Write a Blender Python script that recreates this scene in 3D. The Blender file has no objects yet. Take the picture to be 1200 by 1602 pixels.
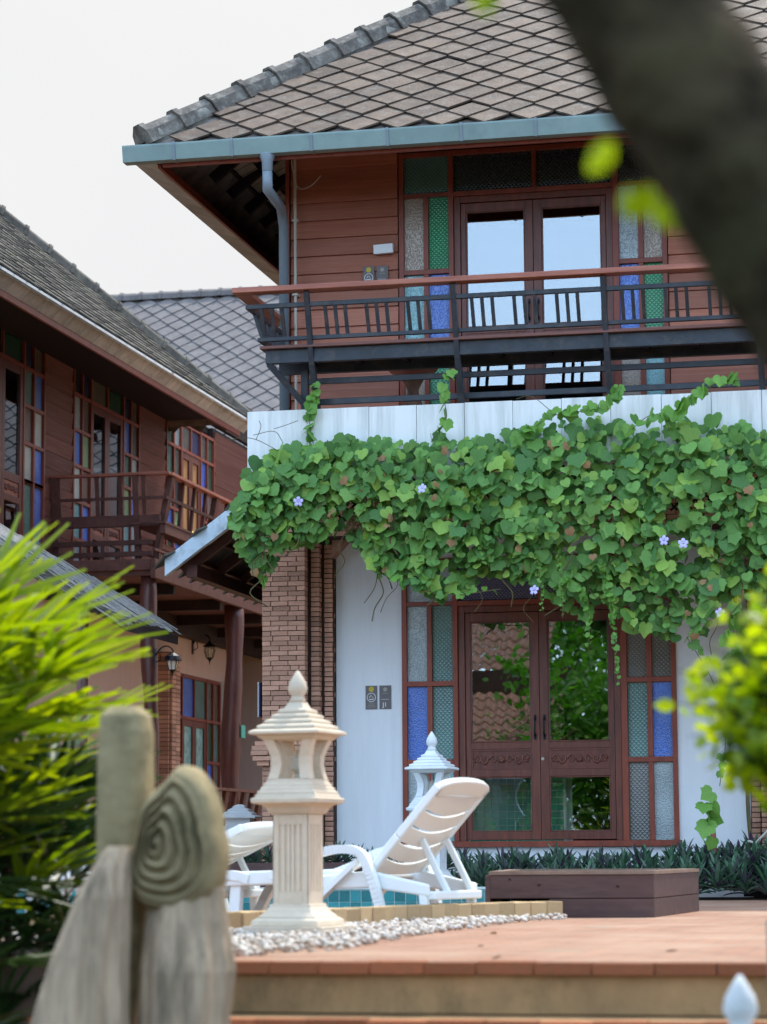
import bpy, math, random
from mathutils import Vector, Matrix, Euler
from mathutils import noise as mnoise
random.seed(7)
R = math.radians
PI = math.pi
SC = bpy.context.scene
COL = SC.collection

# ------------------------------------------------------------------ camera
cam_d = bpy.data.cameras.new('camera')
cam = bpy.data.objects.new('camera', cam_d)
COL.objects.link(cam)
SC.camera = cam
yaw, pit, rol = R(12.2), R(7.6), R(0.35)
fw = Vector((-math.sin(yaw)*math.cos(pit), math.cos(yaw)*math.cos(pit), math.sin(pit)))
rt = Vector((math.cos(yaw), math.sin(yaw), 0))
up = rt.cross(fw)
rt2 = rt*math.cos(rol) - up*math.sin(rol)
up2 = up*math.cos(rol) + rt*math.sin(rol)
Mx = Matrix((rt2, up2, -fw)).transposed().to_4x4()
Mx.translation = Vector((0, 0, 0.40))
cam.matrix_world = Mx
cam_d.sensor_fit = 'VERTICAL'
cam_d.sensor_height = 36.0
cam_d.sensor_width = 24.0
cam_d.lens = 4000.0/1602.0*36.0
cam_d.clip_start = 0.1
cam_d.clip_end = 2000
cam_d.dof.use_dof = True
cam_d.dof.focus_distance = 22.6
cam_d.dof.aperture_fstop = 3.0
cam_d.dof.aperture_blades = 0

# ------------------------------------------------------------------ light
SUN_EL, SUN_AZ = R(60), R(22)        # azimuth measured from +Y towards +X
sd = Vector((math.sin(SUN_AZ)*math.cos(SUN_EL), math.cos(SUN_AZ)*math.cos(SUN_EL), math.sin(SUN_EL)))
sl = bpy.data.lights.new('sun', 'SUN')
sl.energy = 0.85
sl.angle = R(3.0)
sl.color = (1.0, 0.95, 0.87)
so = bpy.data.objects.new('sun', sl)
COL.objects.link(so)
so.rotation_euler = sd.to_track_quat('Z', 'Y').to_euler()
so.location = (0, 10, 30)

world = bpy.data.worlds.new('World')
SC.world = world
world.use_nodes = True
wn = world.node_tree.nodes
wl = world.node_tree.links
wn.clear()
def W(t, **k):
    n = wn.new(t)
    for a, b in k.items(): setattr(n, a, b)
    return n
sky = W('ShaderNodeTexSky', sky_type='NISHITA', sun_disc=False, sun_elevation=SUN_EL, sun_rotation=SUN_AZ,
        air_density=1.0, dust_density=1.5, ozone_density=1.0)
tcw = W('ShaderNodeTexCoord')
nz = W('ShaderNodeTexNoise'); nz.inputs['Scale'].default_value = 1.6; nz.inputs['Detail'].default_value = 5
wl.new(tcw.outputs['Generated'], nz.inputs['Vector'])
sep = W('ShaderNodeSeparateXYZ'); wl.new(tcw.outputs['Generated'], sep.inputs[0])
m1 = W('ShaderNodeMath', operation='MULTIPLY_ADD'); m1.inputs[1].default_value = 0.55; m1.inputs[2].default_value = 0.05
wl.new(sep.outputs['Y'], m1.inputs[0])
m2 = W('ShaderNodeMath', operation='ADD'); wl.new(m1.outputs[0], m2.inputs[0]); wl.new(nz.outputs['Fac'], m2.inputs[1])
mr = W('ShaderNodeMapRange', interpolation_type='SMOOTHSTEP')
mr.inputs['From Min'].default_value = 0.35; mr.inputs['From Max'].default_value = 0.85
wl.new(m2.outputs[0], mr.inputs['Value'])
cr = W('ShaderNodeMix', data_type='RGBA')
cr.inputs['B'].default_value = (2.85, 2.87, 2.9, 1)
fill_veil = W('ShaderNodeMix', data_type='RGBA'); fill_veil.inputs['Factor'].default_value = 0.75
fill_veil.inputs['B'].default_value = (1.95, 2.6, 3.5, 1); wl.new(sky.outputs[0], fill_veil.inputs['A'])   # thin haze over the blue, raised bright to lift the shaded house front
nz2 = W('ShaderNodeTexNoise'); nz2.inputs['Scale'].default_value = 2.2; nz2.inputs['Detail'].default_value = 4
wl.new(tcw.outputs['Generated'], nz2.inputs['Vector'])
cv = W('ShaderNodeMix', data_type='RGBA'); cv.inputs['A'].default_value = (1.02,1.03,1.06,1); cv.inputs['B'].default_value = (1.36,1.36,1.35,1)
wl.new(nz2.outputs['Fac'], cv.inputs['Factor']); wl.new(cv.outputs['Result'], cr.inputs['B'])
wl.new(mr.outputs[0], cr.inputs['Factor']); wl.new(fill_veil.outputs['Result'], cr.inputs['A'])
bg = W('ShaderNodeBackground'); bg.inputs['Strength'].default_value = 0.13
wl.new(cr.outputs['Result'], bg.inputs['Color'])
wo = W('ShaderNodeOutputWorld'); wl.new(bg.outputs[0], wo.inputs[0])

SC.view_settings.view_transform = 'Standard'
SC.view_settings.look = 'None'
SC.view_settings.exposure = 2.5
SC.view_settings.gamma = 1.0
SC.view_settings.use_curve_mapping = False
SC.cycles.max_bounces = 8
SC.cycles.transparent_max_bounces = 12
SC.cycles.caustics_reflective = False
SC.cycles.caustics_refractive = False

# ------------------------------------------------------------------ helpers
class MB:
    """collects faces and links them as one mesh object"""
    def __init__(s): s.v = []; s.f = []; s.r = []; s.cur = 0.5
    def add(s, vs, fs):
        n = len(s.v); s.v += [tuple(v) for v in vs]
        s.f += [tuple(i+n for i in f) for f in fs]
        s.r += [s.cur]*len(vs)
    def box(s, x0, x1, y0, y1, z0, z1, M=None):
        vs = [Vector(p) for p in ((x0,y0,z0),(x1,y0,z0),(x1,y1,z0),(x0,y1,z0),(x0,y0,z1),(x1,y0,z1),(x1,y1,z1),(x0,y1,z1))]
        if M: vs = [M @ v for v in vs]
        s.add(vs, [(0,3,2,1),(4,5,6,7),(0,1,5,4),(1,2,6,5),(2,3,7,6),(3,0,4,7)])
    def bar(s, a, b, w, h, upv=(0,0,1)):
        """rectangular bar from a to b, w across, h along upv"""
        a, b = Vector(a), Vector(b); d = (b-a).normalized(); u = Vector(upv)
        sx = d.cross(u).normalized(); u = sx.cross(d).normalized()
        vs = []
        for p in (a, b):
            for i, j in ((-1,-1),(1,-1),(1,1),(-1,1)): vs.append(p + sx*i*w/2 + u*j*h/2)
        s.add(vs, [(0,1,2,3),(7,6,5,4),(0,4,5,1),(1,5,6,2),(2,6,7,3),(3,7,4,0)])
    def tube(s, pts, rad, n=8, cap=True):
        pts = [Vector(p) for p in pts]
        if not hasattr(rad, '__len__'): rad = [rad]*len(pts)
        vs = []; ref = None
        for i, p in enumerate(pts):
            d = (pts[min(i+1, len(pts)-1)] - pts[max(i-1, 0)]).normalized()
            if ref is None: ref = Vector((0,0,1)) if abs(d.z) < 0.9 else Vector((1,0,0))
            sx = d.cross(ref).normalized(); u = sx.cross(d).normalized(); ref = u
            for k in range(n):
                a = 2*PI*k/n; vs.append(p + (sx*math.cos(a)+u*math.sin(a))*rad[i])
        fs = []
        for i in range(len(pts)-1):
            for k in range(n):
                fs.append((i*n+k, i*n+(k+1)%n, (i+1)*n+(k+1)%n, (i+1)*n+k))
        if cap:
            fs.append(tuple(range(n))[::-1]); m = (len(pts)-1)*n; fs.append(tuple(m+k for k in range(n)))
        s.add(vs, fs)
    def lathe(s, prof, n=16, c=(0,0,0)):
        vs = []
        for r_, z in prof:
            for k in range(n):
                a = 2*PI*k/n; vs.append((c[0]+r_*math.cos(a), c[1]+r_*math.sin(a), c[2]+z))
        fs = []
        for i in range(len(prof)-1):
            for k in range(n): fs.append((i*n+k, i*n+(k+1)%n, (i+1)*n+(k+1)%n, (i+1)*n+k))
        fs.append(tuple(range(n))[::-1]); m = (len(prof)-1)*n; fs.append(tuple(m+k for k in range(n)))
        s.add(vs, fs)
    def square(s, prof):
        """square 'lathe': prof of (half width, z)"""
        vs = []
        for h, z in prof: vs += [(-h,-h,z),(h,-h,z),(h,h,z),(-h,h,z)]
        fs = []
        for i in range(len(prof)-1):
            for k in range(4): fs.append((i*4+k, i*4+(k+1)%4, (i+1)*4+(k+1)%4, (i+1)*4+k))
        fs.append((3,2,1,0)); m = (len(prof)-1)*4; fs.append((m,m+1,m+2,m+3))
        s.add(vs, fs)
    def prism(s, poly, d, M=None):
        """poly: 3D points (planar), extruded by vector d"""
        n = len(poly); d = Vector(d)
        vs = [Vector(p) for p in poly] + [Vector(p)+d for p in poly]
        if M: vs = [M @ v for v in vs]
        fs = [tuple(range(n))[::-1], tuple(range(n, 2*n))] + [(i, (i+1)%n, n+(i+1)%n, n+i) for i in range(n)]
        s.add(vs, fs)
    def mesh(s, name, mat, smooth=False):
        me = bpy.data.meshes.new(name)
        me.from_pydata(s.v, [], s.f)
        if any(abs(x-0.5) > 1e-6 for x in s.r):
            at = me.attributes.new('rnd', 'FLOAT', 'POINT'); at.data.foreach_set('value', s.r)
        me.materials.append(mat)
        me.update()
        if smooth: me.shade_smooth()
        return me
    def build(s, name, mat, parent=None, smooth=False, bev=0, recalc=True):
        me = s.mesh(name, mat, False)
        if recalc:
            import bmesh
            bm = bmesh.new(); bm.from_mesh(me)
            bmesh.ops.recalc_face_normals(bm, faces=bm.faces); bm.to_mesh(me); bm.free()
        if smooth: me.shade_smooth()
        o = put(name, me, parent)
        if bev:
            b = o.modifiers.new('bevel', 'BEVEL'); b.width = bev; b.segments = 2; b.limit_method = 'ANGLE'
        return o
def put(name, me, parent=None, loc=None, rot=None, scl=None, mat4=None):
    o = bpy.data.objects.new(name, me); COL.objects.link(o)
    if mat4 is not None: o.matrix_basis = mat4
    if loc is not None: o.location = loc
    if rot is not None: o.rotation_euler = rot
    if scl is not None: o.scale = scl
    if parent: o.parent = parent
    return o
def tag(o, label=None, cat=None, group=None, kind=None):
    if label: o['label'] = label
    if cat: o['category'] = cat
    if group: o['group'] = group
    if kind: o['kind'] = kind
    return o
def empty(name, loc=(0,0,0), rz=0, **k):
    o = bpy.data.objects.new(name, None); COL.objects.link(o)
    o.empty_display_size = 0.3
    o.location = loc; o.rotation_euler = (0,0,rz); tag(o, **k)
    return o
def kids(o): return [c for c in bpy.data.objects if c.parent == o]
def copy_tree(o, parent=None):
    c = o.copy(); COL.objects.link(c)
    if parent: c.parent = parent
    for ch in kids(o): copy_tree(ch, c)
    return c
def box(name, x0, x1, y0, y1, z0, z1, mat, parent=None, bev=0):
    m = MB(); m.box(x0,x1,y0,y1,z0,z1); return m.build(name, mat, parent, bev=bev, recalc=False)
CUBE = {}
def piece(name, x0, x1, y0, y1, z0, z1, mat, parent=None, rot=None):
    """a box that shares one bevelled unit-cube mesh per material"""
    if mat.name not in CUBE:
        m = MB(); m.box(-.5,.5,-.5,.5,-.5,.5); CUBE[mat.name] = m.mesh(name, mat)
    return put(name, CUBE[mat.name], parent, ((x0+x1)/2,(y0+y1)/2,(z0+z1)/2), rot, (abs(x1-x0), abs(y1-y0), abs(z1-z0)))
def curve(pts, t):
    """linear lookup"""
    for (a, b), (c, d) in zip(pts, pts[1:]):
        if t <= c: return b + (d-b)*max(0, (t-a))/(c-a)
    return pts[-1][1]
def smooth_path(pts, k=6):
    pts = [Vector(p) for p in pts]; out = []
    P = [pts[0]*2-pts[1]] + pts + [pts[-1]*2-pts[-2]]
    for i in range(1, len(P)-2):
        for j in range(k):
            t = j/k; a, b, c, d = P[i-1], P[i], P[i+1], P[i+2]
            out.append(0.5*((2*b)+(c-a)*t+(2*a-5*b+4*c-d)*t*t+(3*b-a-3*c+d)*t**3))
    out.append(pts[-1]); return out

# ------------------------------------------------------------------ materials
def newmat(name):
    m = bpy.data.materials.new(name); m.use_nodes = True
    return m, m.node_tree.nodes, m.node_tree.links, m.node_tree.nodes['Principled BSDF']
def surf(name, c1, c2=None, rough=0.7, scale=6, stretch=(1,1,1), bump=0.15, bscale=None, rvar=0.25, spec=0.3,
         dirt=None, dirt_scale=3, dirt_amt=0.5, metal=0, coat=0, world_co=False, bdist=0.01):
    """two-tone noise colour, per-object brightness variation, fine bump, optional stains"""
    m, N, L, P = newmat(name)
    c2 = c2 or tuple(x*0.7 for x in c1)
    tc = N.new('ShaderNodeTexCoord'); mp = N.new('ShaderNodeMapping'); mp.inputs['Scale'].default_value = stretch
    if world_co:
        g = N.new('ShaderNodeNewGeometry'); L.new(g.outputs['Position'], mp.inputs[0])
    else:
        L.new(tc.outputs['Object'], mp.inputs[0])
    oi = N.new('ShaderNodeObjectInfo')
    add = N.new('ShaderNodeVectorMath'); add.operation = 'ADD'
    mul = N.new('ShaderNodeMath'); mul.operation = 'MULTIPLY'; mul.inputs[1].default_value = 37.0
    L.new(oi.outputs['Random'], mul.inputs[0]); L.new(mp.outputs[0], add.inputs[0]); L.new(mul.outputs[0], add.inputs[1])
    n1 = N.new('ShaderNodeTexNoise'); n1.inputs['Scale'].default_value = scale; n1.inputs['Detail'].default_value = 6; n1.inputs['Roughness'].default_value = 0.65
    L.new(add.outputs[0], n1.inputs['Vector'])
    r1 = N.new('ShaderNodeMapRange'); r1.inputs['From Min'].default_value = 0.3; r1.inputs['From Max'].default_value = 0.7
    L.new(n1.outputs['Fac'], r1.inputs['Value'])
    mix = N.new('ShaderNodeMix'); mix.data_type = 'RGBA'
    mix.inputs['A'].default_value = (*c2, 1); mix.inputs['B'].default_value = (*c1, 1)
    L.new(r1.outputs[0], mix.inputs['Factor'])
    out = mix.outputs['Result']
    if rvar:
        mr_ = N.new('ShaderNodeMapRange'); mr_.inputs['To Min'].default_value = 1-rvar; mr_.inputs['To Max'].default_value = 1+rvar*0.6
        L.new(oi.outputs['Random'], mr_.inputs['Value'])
        hs = N.new('ShaderNodeHueSaturation'); L.new(mr_.outputs[0], hs.inputs['Value']); L.new(out, hs.inputs['Color']); out = hs.outputs[0]
    if dirt:
        n2 = N.new('ShaderNodeTexNoise'); n2.inputs['Scale'].default_value = dirt_scale; n2.inputs['Detail'].default_value = 8; n2.inputs['Roughness'].default_value = 0.7
        L.new(add.outputs[0], n2.inputs['Vector'])
        r2 = N.new('ShaderNodeMapRange'); r2.inputs['From Min'].default_value = 0.5; r2.inputs['From Max'].default_value = 0.72; r2.inputs['To Max'].default_value = dirt_amt
        L.new(n2.outputs['Fac'], r2.inputs['Value'])
        mx = N.new('ShaderNodeMix'); mx.data_type = 'RGBA'; mx.inputs['B'].default_value = (*dirt, 1)
        L.new(r2.outputs[0], mx.inputs['Factor']); L.new(out, mx.inputs['A']); out = mx.outputs['Result']
    L.new(out, P.inputs['Base Color'])
    P.inputs['Roughness'].default_value = rough
    P.inputs['Specular IOR Level'].default_value = spec
    P.inputs['Metallic'].default_value = metal
    P.inputs['Coat Weight'].default_value = coat
    if bump:
        nb = N.new('ShaderNodeTexNoise'); nb.inputs['Scale'].default_value = bscale or scale*4; nb.inputs['Detail'].default_value = 5
        L.new(add.outputs[0], nb.inputs['Vector'])
        bp = N.new('ShaderNodeBump'); bp.inputs['Strength'].default_value = bump; bp.inputs['Distance'].default_value = bdist
        L.new(nb.outputs['Fac'], bp.inputs['Height']); L.new(bp.outputs[0], P.inputs['Normal'])
    return m
def leafmat(name, cs, trans=0.35, rough=0.45, tcol=None, spec=0.4):
    m, N, L, P = newmat(name)
    at = N.new('ShaderNodeAttribute'); at.attribute_name = 'rnd'
    oi = N.new('ShaderNodeObjectInfo')
    ad = N.new('ShaderNodeMath'); ad.operation = 'ADD'; fr = N.new('ShaderNodeMath'); fr.operation = 'FRACT'
    L.new(at.outputs['Fac'], ad.inputs[0]); L.new(oi.outputs['Random'], ad.inputs[1]); L.new(ad.outputs[0], fr.inputs[0])
    rp = N.new('ShaderNodeValToRGB'); L.new(fr.outputs[0], rp.inputs[0])
    els = rp.color_ramp.elements
    els[0].color = (*cs[0], 1); els[1].color = (*cs[-1], 1)
    for i, c in enumerate(cs[1:-1]):
        e = els.new((i+1)/(len(cs)-1)); e.color = (*c, 1)
    nz_ = N.new('ShaderNodeTexNoise'); nz_.inputs['Scale'].default_value = 14; nz_.inputs['Detail'].default_value = 4
    tc = N.new('ShaderNodeTexCoord'); L.new(tc.outputs['Object'], nz_.inputs['Vector'])
    mr_ = N.new('ShaderNodeMapRange'); mr_.inputs['To Min'].default_value = 0.65; mr_.inputs['To Max'].default_value = 1.35
    L.new(nz_.outputs['Fac'], mr_.inputs['Value'])
    hs = N.new('ShaderNodeHueSaturation'); L.new(rp.outputs[0], hs.inputs['Color']); L.new(mr_.outputs[0], hs.inputs['Value'])
    L.new(hs.outputs[0], P.inputs['Base Color'])
    P.inputs['Roughness'].default_value = rough; P.inputs['Specular IOR Level'].default_value = spec
    tr = N.new('ShaderNodeBsdfTranslucent')
    if tcol:
        tm = N.new('ShaderNodeMix'); tm.data_type = 'RGBA'; tm.blend_type = 'MULTIPLY'; tm.inputs['Factor'].default_value = 1.0
        hs2 = N.new('ShaderNodeHueSaturation'); hs2.inputs['Value'].default_value = 3.0; L.new(hs.outputs[0], hs2.inputs['Color'])
        L.new(hs2.outputs[0], tm.inputs['A']); tm.inputs['B'].default_value = (*tcol, 1); L.new(tm.outputs['Result'], tr.inputs['Color'])
    else: L.new(hs.outputs[0], tr.inputs['Color'])
    mx = N.new('ShaderNodeMixShader'); mx.inputs[0].default_value = trans
    L.new(P.outputs[0], mx.inputs[1]); L.new(tr.outputs[0], mx.inputs[2])
    L.new(mx.outputs[0], N['Material Output'].inputs[0])
    return m
def patglass(name, col, k=70, kind='diamond', rough=0.22):
    """coloured patterned glass, relief pressed in lozenges or dots"""
    m, N, L, P = newmat(name)
    g = N.new('ShaderNodeNewGeometry'); sp = N.new('ShaderNodeSeparateXYZ'); L.new(g.outputs['Position'], sp.inputs[0])
    def MA(op, a, b=None):
        n = N.new('ShaderNodeMath'); n.operation = op
        for i, x in enumerate((a, b)):
            if x is None: continue
            if isinstance(x, (int, float)): n.inputs[i].default_value = x
            else: L.new(x, n.inputs[i])
        return n.outputs[0]
    u = MA('ADD', sp.outputs['X'], sp.outputs['Y']); v = sp.outputs['Z']
    if kind == 'diamond': a = MA('ADD', u, v); b = MA('SUBTRACT', u, v)
    else: a = MA('MULTIPLY', u, 1.3); b = MA('MULTIPLY', v, 1.3)
    sa = MA('ABSOLUTE', MA('SINE', MA('MULTIPLY', a, k))); sb = MA('ABSOLUTE', MA('SINE', MA('MULTIPLY', b, k)))
    h = MA('MINIMUM', sa, sb)
    if kind != 'diamond':
        vo = N.new('ShaderNodeTexVoronoi'); vo.inputs['Scale'].default_value = k*0.75; L.new(g.outputs['Position'], vo.inputs['Vector'])
        h = MA('MINIMUM', MA('MULTIPLY', vo.outputs['Distance'], 1.6), 1.0)
    mp = N.new('ShaderNodeMapRange'); mp.inputs['To Min'].default_value = 0.62; mp.inputs['To Max'].default_value = 1.2
    L.new(h, mp.inputs['Value'])
    oi = N.new('ShaderNodeObjectInfo')
    nz_ = N.new('ShaderNodeTexNoise'); nz_.inputs['Scale'].default_value = 2.5; L.new(g.outputs['Position'], nz_.inputs['Vector'])
    m3 = MA('MULTIPLY', mp.outputs[0], MA('ADD', nz_.outputs['Fac'], 0.5))
    hs = N.new('ShaderNodeHueSaturation'); hs.inputs['Color'].default_value = (*col, 1); L.new(m3, hs.inputs['Value'])
    L.new(hs.outputs[0], P.inputs['Base Color'])
    P.inputs['Roughness'].default_value = rough; P.inputs['Specular IOR Level'].default_value = 0.9
    bp = N.new('ShaderNodeBump'); bp.inputs['Strength'].default_value = 0.5; bp.inputs['Distance'].default_value = 0.006
    L.new(h, bp.inputs['Height']); L.new(bp.outputs[0], P.inputs['Normal'])
    return m
def clearglass(name, refl, tint=(0.75,0.8,0.78), wob=0.02):
    m, N, L, P = newmat(name); N.remove(P)
    gl = N.new('ShaderNodeBsdfGlossy'); gl.inputs['Roughness'].default_value = 0.0; gl.inputs['Color'].default_value = (0.92,0.96,1,1)
    tr = N.new('ShaderNodeBsdfTransparent'); tr.inputs['Color'].default_value = (*tint, 1)
    nb = N.new('ShaderNodeTexNoise'); nb.inputs['Scale'].default_value = 1.2
    g = N.new('ShaderNodeNewGeometry'); L.new(g.outputs['Position'], nb.inputs['Vector'])
    bp = N.new('ShaderNodeBump'); bp.inputs['Strength'].default_value = wob; bp.inputs['Distance'].default_value = 0.05
    L.new(nb.outputs['Fac'], bp.inputs['Height']); L.new(bp.outputs[0], gl.inputs['Normal'])
    mx = N.new('ShaderNodeMixShader'); mx.inputs[0].default_value = refl
    L.new(tr.outputs[0], mx.inputs[1]); L.new(gl.outputs[0], mx.inputs[2]); L.new(mx.outputs[0], N['Material Output'].inputs[0])
    return m
def flat(name, c, rough=0.6, metal=0, spec=0.4):
    m, N, L, P = newmat(name); P.inputs['Base Color'].default_value = (*c, 1)
    P.inputs['Roughness'].default_value = rough; P.inputs['Metallic'].default_value = metal; P.inputs['Specular IOR Level'].default_value = spec
    return m
def plaster(name, c, stain, amt=0.4, scale=1.3):
    """painted plaster with faint vertical weather streaks"""
    m, N, L, P = newmat(name)
    g = N.new('ShaderNodeNewGeometry'); mp = N.new('ShaderNodeMapping'); mp.inputs['Scale'].default_value = (7, 7, 0.55)
    L.new(g.outputs['Position'], mp.inputs[0])
    n1 = N.new('ShaderNodeTexNoise'); n1.inputs['Scale'].default_value = scale; n1.inputs['Detail'].default_value = 8; n1.inputs['Roughness'].default_value = 0.7
    L.new(mp.outputs[0], n1.inputs['Vector'])
    r1 = N.new('ShaderNodeMapRange'); r1.inputs['From Min'].default_value = 0.45; r1.inputs['From Max'].default_value = 0.8; r1.inputs['To Max'].default_value = amt
    L.new(n1.outputs['Fac'], r1.inputs['Value'])
    mx = N.new('ShaderNodeMix'); mx.data_type = 'RGBA'; mx.inputs['A'].default_value = (*c, 1); mx.inputs['B'].default_value = (*stain, 1)
    L.new(r1.outputs[0], mx.inputs['Factor']); L.new(mx.outputs['Result'], P.inputs['Base Color'])
    P.inputs['Roughness'].default_value = 0.75; P.inputs['Specular IOR Level'].default_value = 0.25
    n2 = N.new('ShaderNodeTexNoise'); n2.inputs['Scale'].default_value = 25; n2.inputs['Detail'].default_value = 5; L.new(g.outputs['Position'], n2.inputs['Vector'])
    bp = N.new('ShaderNodeBump'); bp.inputs['Strength'].default_value = 0.12; bp.inputs['Distance'].default_value = 0.01
    L.new(n2.outputs['Fac'], bp.inputs['Height']); L.new(bp.outputs[0], P.inputs['Normal'])
    return m

M = {}
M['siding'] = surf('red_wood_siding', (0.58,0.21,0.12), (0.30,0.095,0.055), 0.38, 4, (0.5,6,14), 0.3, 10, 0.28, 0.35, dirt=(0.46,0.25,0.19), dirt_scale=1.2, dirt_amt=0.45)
M['frame'] = surf('red_wood_frame', (0.29,0.065,0.033), (0.17,0.038,0.022), 0.42, 5, (2,2,0.5), 0.1, 20, 0.12, 0.4)
M['door'] = surf('door_wood', (0.20,0.052,0.027), (0.085,0.022,0.013), 0.4, 5, (5,5,0.6), 0.15, 20, 0.1, 0.5)
M['darkwood'] = surf('dark_wood', (0.045,0.028,0.024), (0.02,0.013,0.012), 0.6, 4, (1,1,1), 0.2, 20, 0.2, 0.2)
M['black'] = surf('black_blue_paint', (0.035,0.045,0.058), (0.018,0.024,0.032), 0.45, 5, (1,1,1), 0.15, 30, 0.2, 0.4, dirt=(0.12,0.10,0.08), dirt_scale=7, dirt_amt=0.5)
M['cap'] = surf('handrail_wood', (0.44,0.16,0.10), (0.25,0.075,0.045), 0.4, 4, (0.5,6,6), 0.1, 12, 0.1, 0.4)
M['planktop'] = surf('bench_plank', (0.22,0.10,0.08), (0.13,0.06,0.05), 0.6, 4, (0.5,6,6), 0.1, 12, 0.1, 0.3)
M['tile'] = surf('roof_tile', (0.14,0.092,0.062), (0.06,0.042,0.031), 0.6, 5, (1,1,1), 0.4, 40, 0.3, 0.3, dirt=(0.21,0.20,0.175), dirt_scale=9, dirt_amt=0.5)
M['tile_grey'] = surf('far_roof_tile', (0.17,0.15,0.142), (0.11,0.098,0.095), 0.7, 5, (1,1,1), 0.2, 40, 0.2, 0.3, dirt=(0.22,0.22,0.205), dirt_scale=6, dirt_amt=0.5)
M['tile_moss'] = surf('mossy_roof_tile', (0.135,0.125,0.108), (0.06,0.056,0.05), 0.85, 6, (1,1,1), 0.3, 40, 0.25, 0.15, dirt=(0.21,0.20,0.14), dirt_scale=4, dirt_amt=0.6)
M['ridge'] = surf('ridge_cap', (0.21,0.185,0.155), (0.085,0.076,0.068), 0.85, 6, (1,1,1), 0.5, 40, 0.2, 0.2, dirt=(0.30,0.29,0.25), dirt_scale=12, dirt_amt=0.7)
M['deck'] = surf('roof_underside', (0.26,0.22,0.19), (0.09,0.075,0.07), 0.8, 5, (1,1,1), 0.2, 20, 0.1, 0.2)
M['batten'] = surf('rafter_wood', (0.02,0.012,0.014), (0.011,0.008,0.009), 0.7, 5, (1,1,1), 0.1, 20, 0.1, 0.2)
M['gutter'] = surf('grey_green_gutter', (0.23,0.33,0.315), (0.18,0.27,0.26), 0.4, 3, (1,1,1), 0.05, 20, 0.06, 0.5, dirt=(0.12,0.16,0.16), dirt_scale=5, dirt_amt=0.4)
M['pipe'] = surf('grey_blue_pipe', (0.23,0.29,0.33), (0.17,0.22,0.26), 0.5, 8, (3,3,1), 0.05, 20, 0.05, 0.4, dirt=(0.10,0.13,0.14), dirt_scale=8, dirt_amt=0.5)
M['slab'] = surf('eave_board', (0.58,0.54,0.49), (0.44,0.41,0.37), 0.7, 6, (1,1,1), 0.1, 20, 0.15, 0.3, dirt=(0.1,0.09,0.08), dirt_scale=4, dirt_amt=0.5)
M['white'] = plaster('white_plaster', (0.79,0.82,0.84), (0.60,0.62,0.62), 0.5)
M['band'] = plaster('white_band_plaster', (0.80,0.83,0.81), (0.33,0.37,0.34), 0.85, 1.0)
M['pink'] = plaster('pink_plaster', (0.62,0.44,0.37), (0.45,0.31,0.26), 0.5)
M['brick'] = surf('brick', (0.70,0.40,0.275), (0.46,0.235,0.16), 0.85, 9, (1,1,1), 0.5, 50, 0.35, 0.15, dirt=(0.50,0.34,0.26), dirt_scale=10, dirt_amt=0.6)
M['mortar'] = surf('dark_mortar', (0.10,0.06,0.048), (0.06,0.04,0.03), 0.95, 20, (1,1,1), 0.4, 60, 0, 0.1)
M['room'] = flat('dark_room', (0.035,0.028,0.025), 0.9)
M['glass_up'] = clearglass('upper_door_glass', 0.235)
M['glass_low'] = clearglass('lower_door_glass', 0.25, (0.8,0.85,0.8))
M['glass_kick'] = clearglass('kick_glass', 0.12, (0.92,0.95,0.92))
M['glass_far'] = clearglass('wing_glass', 0.2, (0.4,0.42,0.45))
G_ = {'clear': (0.30,0.36,0.37), 'amber': (0.30,0.235,0.17), 'green': (0.02,0.26,0.10), 'blue': (0.05,0.14,0.50), 'teal': (0.17,0.37,0.38),
      'teal_dark': (0.08,0.20,0.17), 'smoke': (0.13,0.13,0.11), 'dark': (0.022,0.03,0.034), 'navy': (0.018,0.032,0.11), 'pine': (0.012,0.085,0.05), 'brown': (0.14,0.085,0.06), 'white': (0.55,0.58,0.50), 'lime': (0.25,0.42,0.20)}
for k_, c_ in G_.items():
    M['g_'+k_] = patglass('patterned_glass_'+k_, c_, 80 if k_ in ('green','teal_dark','smoke','pine','dark') else 95, 'diamond' if k_ not in ('clear','amber','blue','teal') else 'dots')
M['stone'] = surf('cream_cast_stone', (0.70,0.60,0.46), (0.57,0.475,0.355), 0.8, 8, (1,1,1), 0.3, 45, 0.05, 0.2, dirt=(0.33,0.29,0.22), dirt_scale=4, dirt_amt=0.6)
M['whitestone'] = surf('white_cast_stone', (0.76,0.79,0.80), (0.66,0.70,0.71), 0.7, 8, (1,1,1), 0.1, 60, 0.05, 0.3, dirt=(0.45,0.46,0.44), dirt_scale=9, dirt_amt=0.35)
M['greystone'] = surf('grey_cast_stone', (0.30,0.28,0.29), (0.20,0.19,0.20), 0.8, 8, (1,1,1), 0.1, 60, 0.05, 0.2)
M['carved'] = surf('weathered_carved_stone', (0.40,0.32,0.175), (0.23,0.18,0.095), 0.9, 6, (1,1,1), 0.5, 30, 0.08, 0.15, dirt=(0.065,0.07,0.035), dirt_scale=5, dirt_amt=0.85)
M['carved_wood'] = surf('weathered_bleached_timber', (0.58,0.43,0.29), (0.30,0.225,0.15), 0.9, 7, (3,3,0.35), 0.5, 14, 0.08, 0.15, dirt=(0.06,0.052,0.038), dirt_scale=4.5, dirt_amt=0.9)
M['planter'] = surf('planter_board', (0.105,0.056,0.048), (0.065,0.036,0.033), 0.55, 5, (0.5,4,4), 0.1, 12, 0.12, 0.3, dirt=(0.17,0.12,0.10), dirt_scale=3, dirt_amt=0.3)
M['plastic'] = None
M['edging'] = surf('edging_stone', (0.60,0.44,0.25), (0.42,0.29,0.15), 0.85, 7, (1,1,1), 0.4, 30, 0.22, 0.15, dirt=(0.17,0.13,0.08), dirt_scale=7, dirt_amt=0.55)
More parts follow.
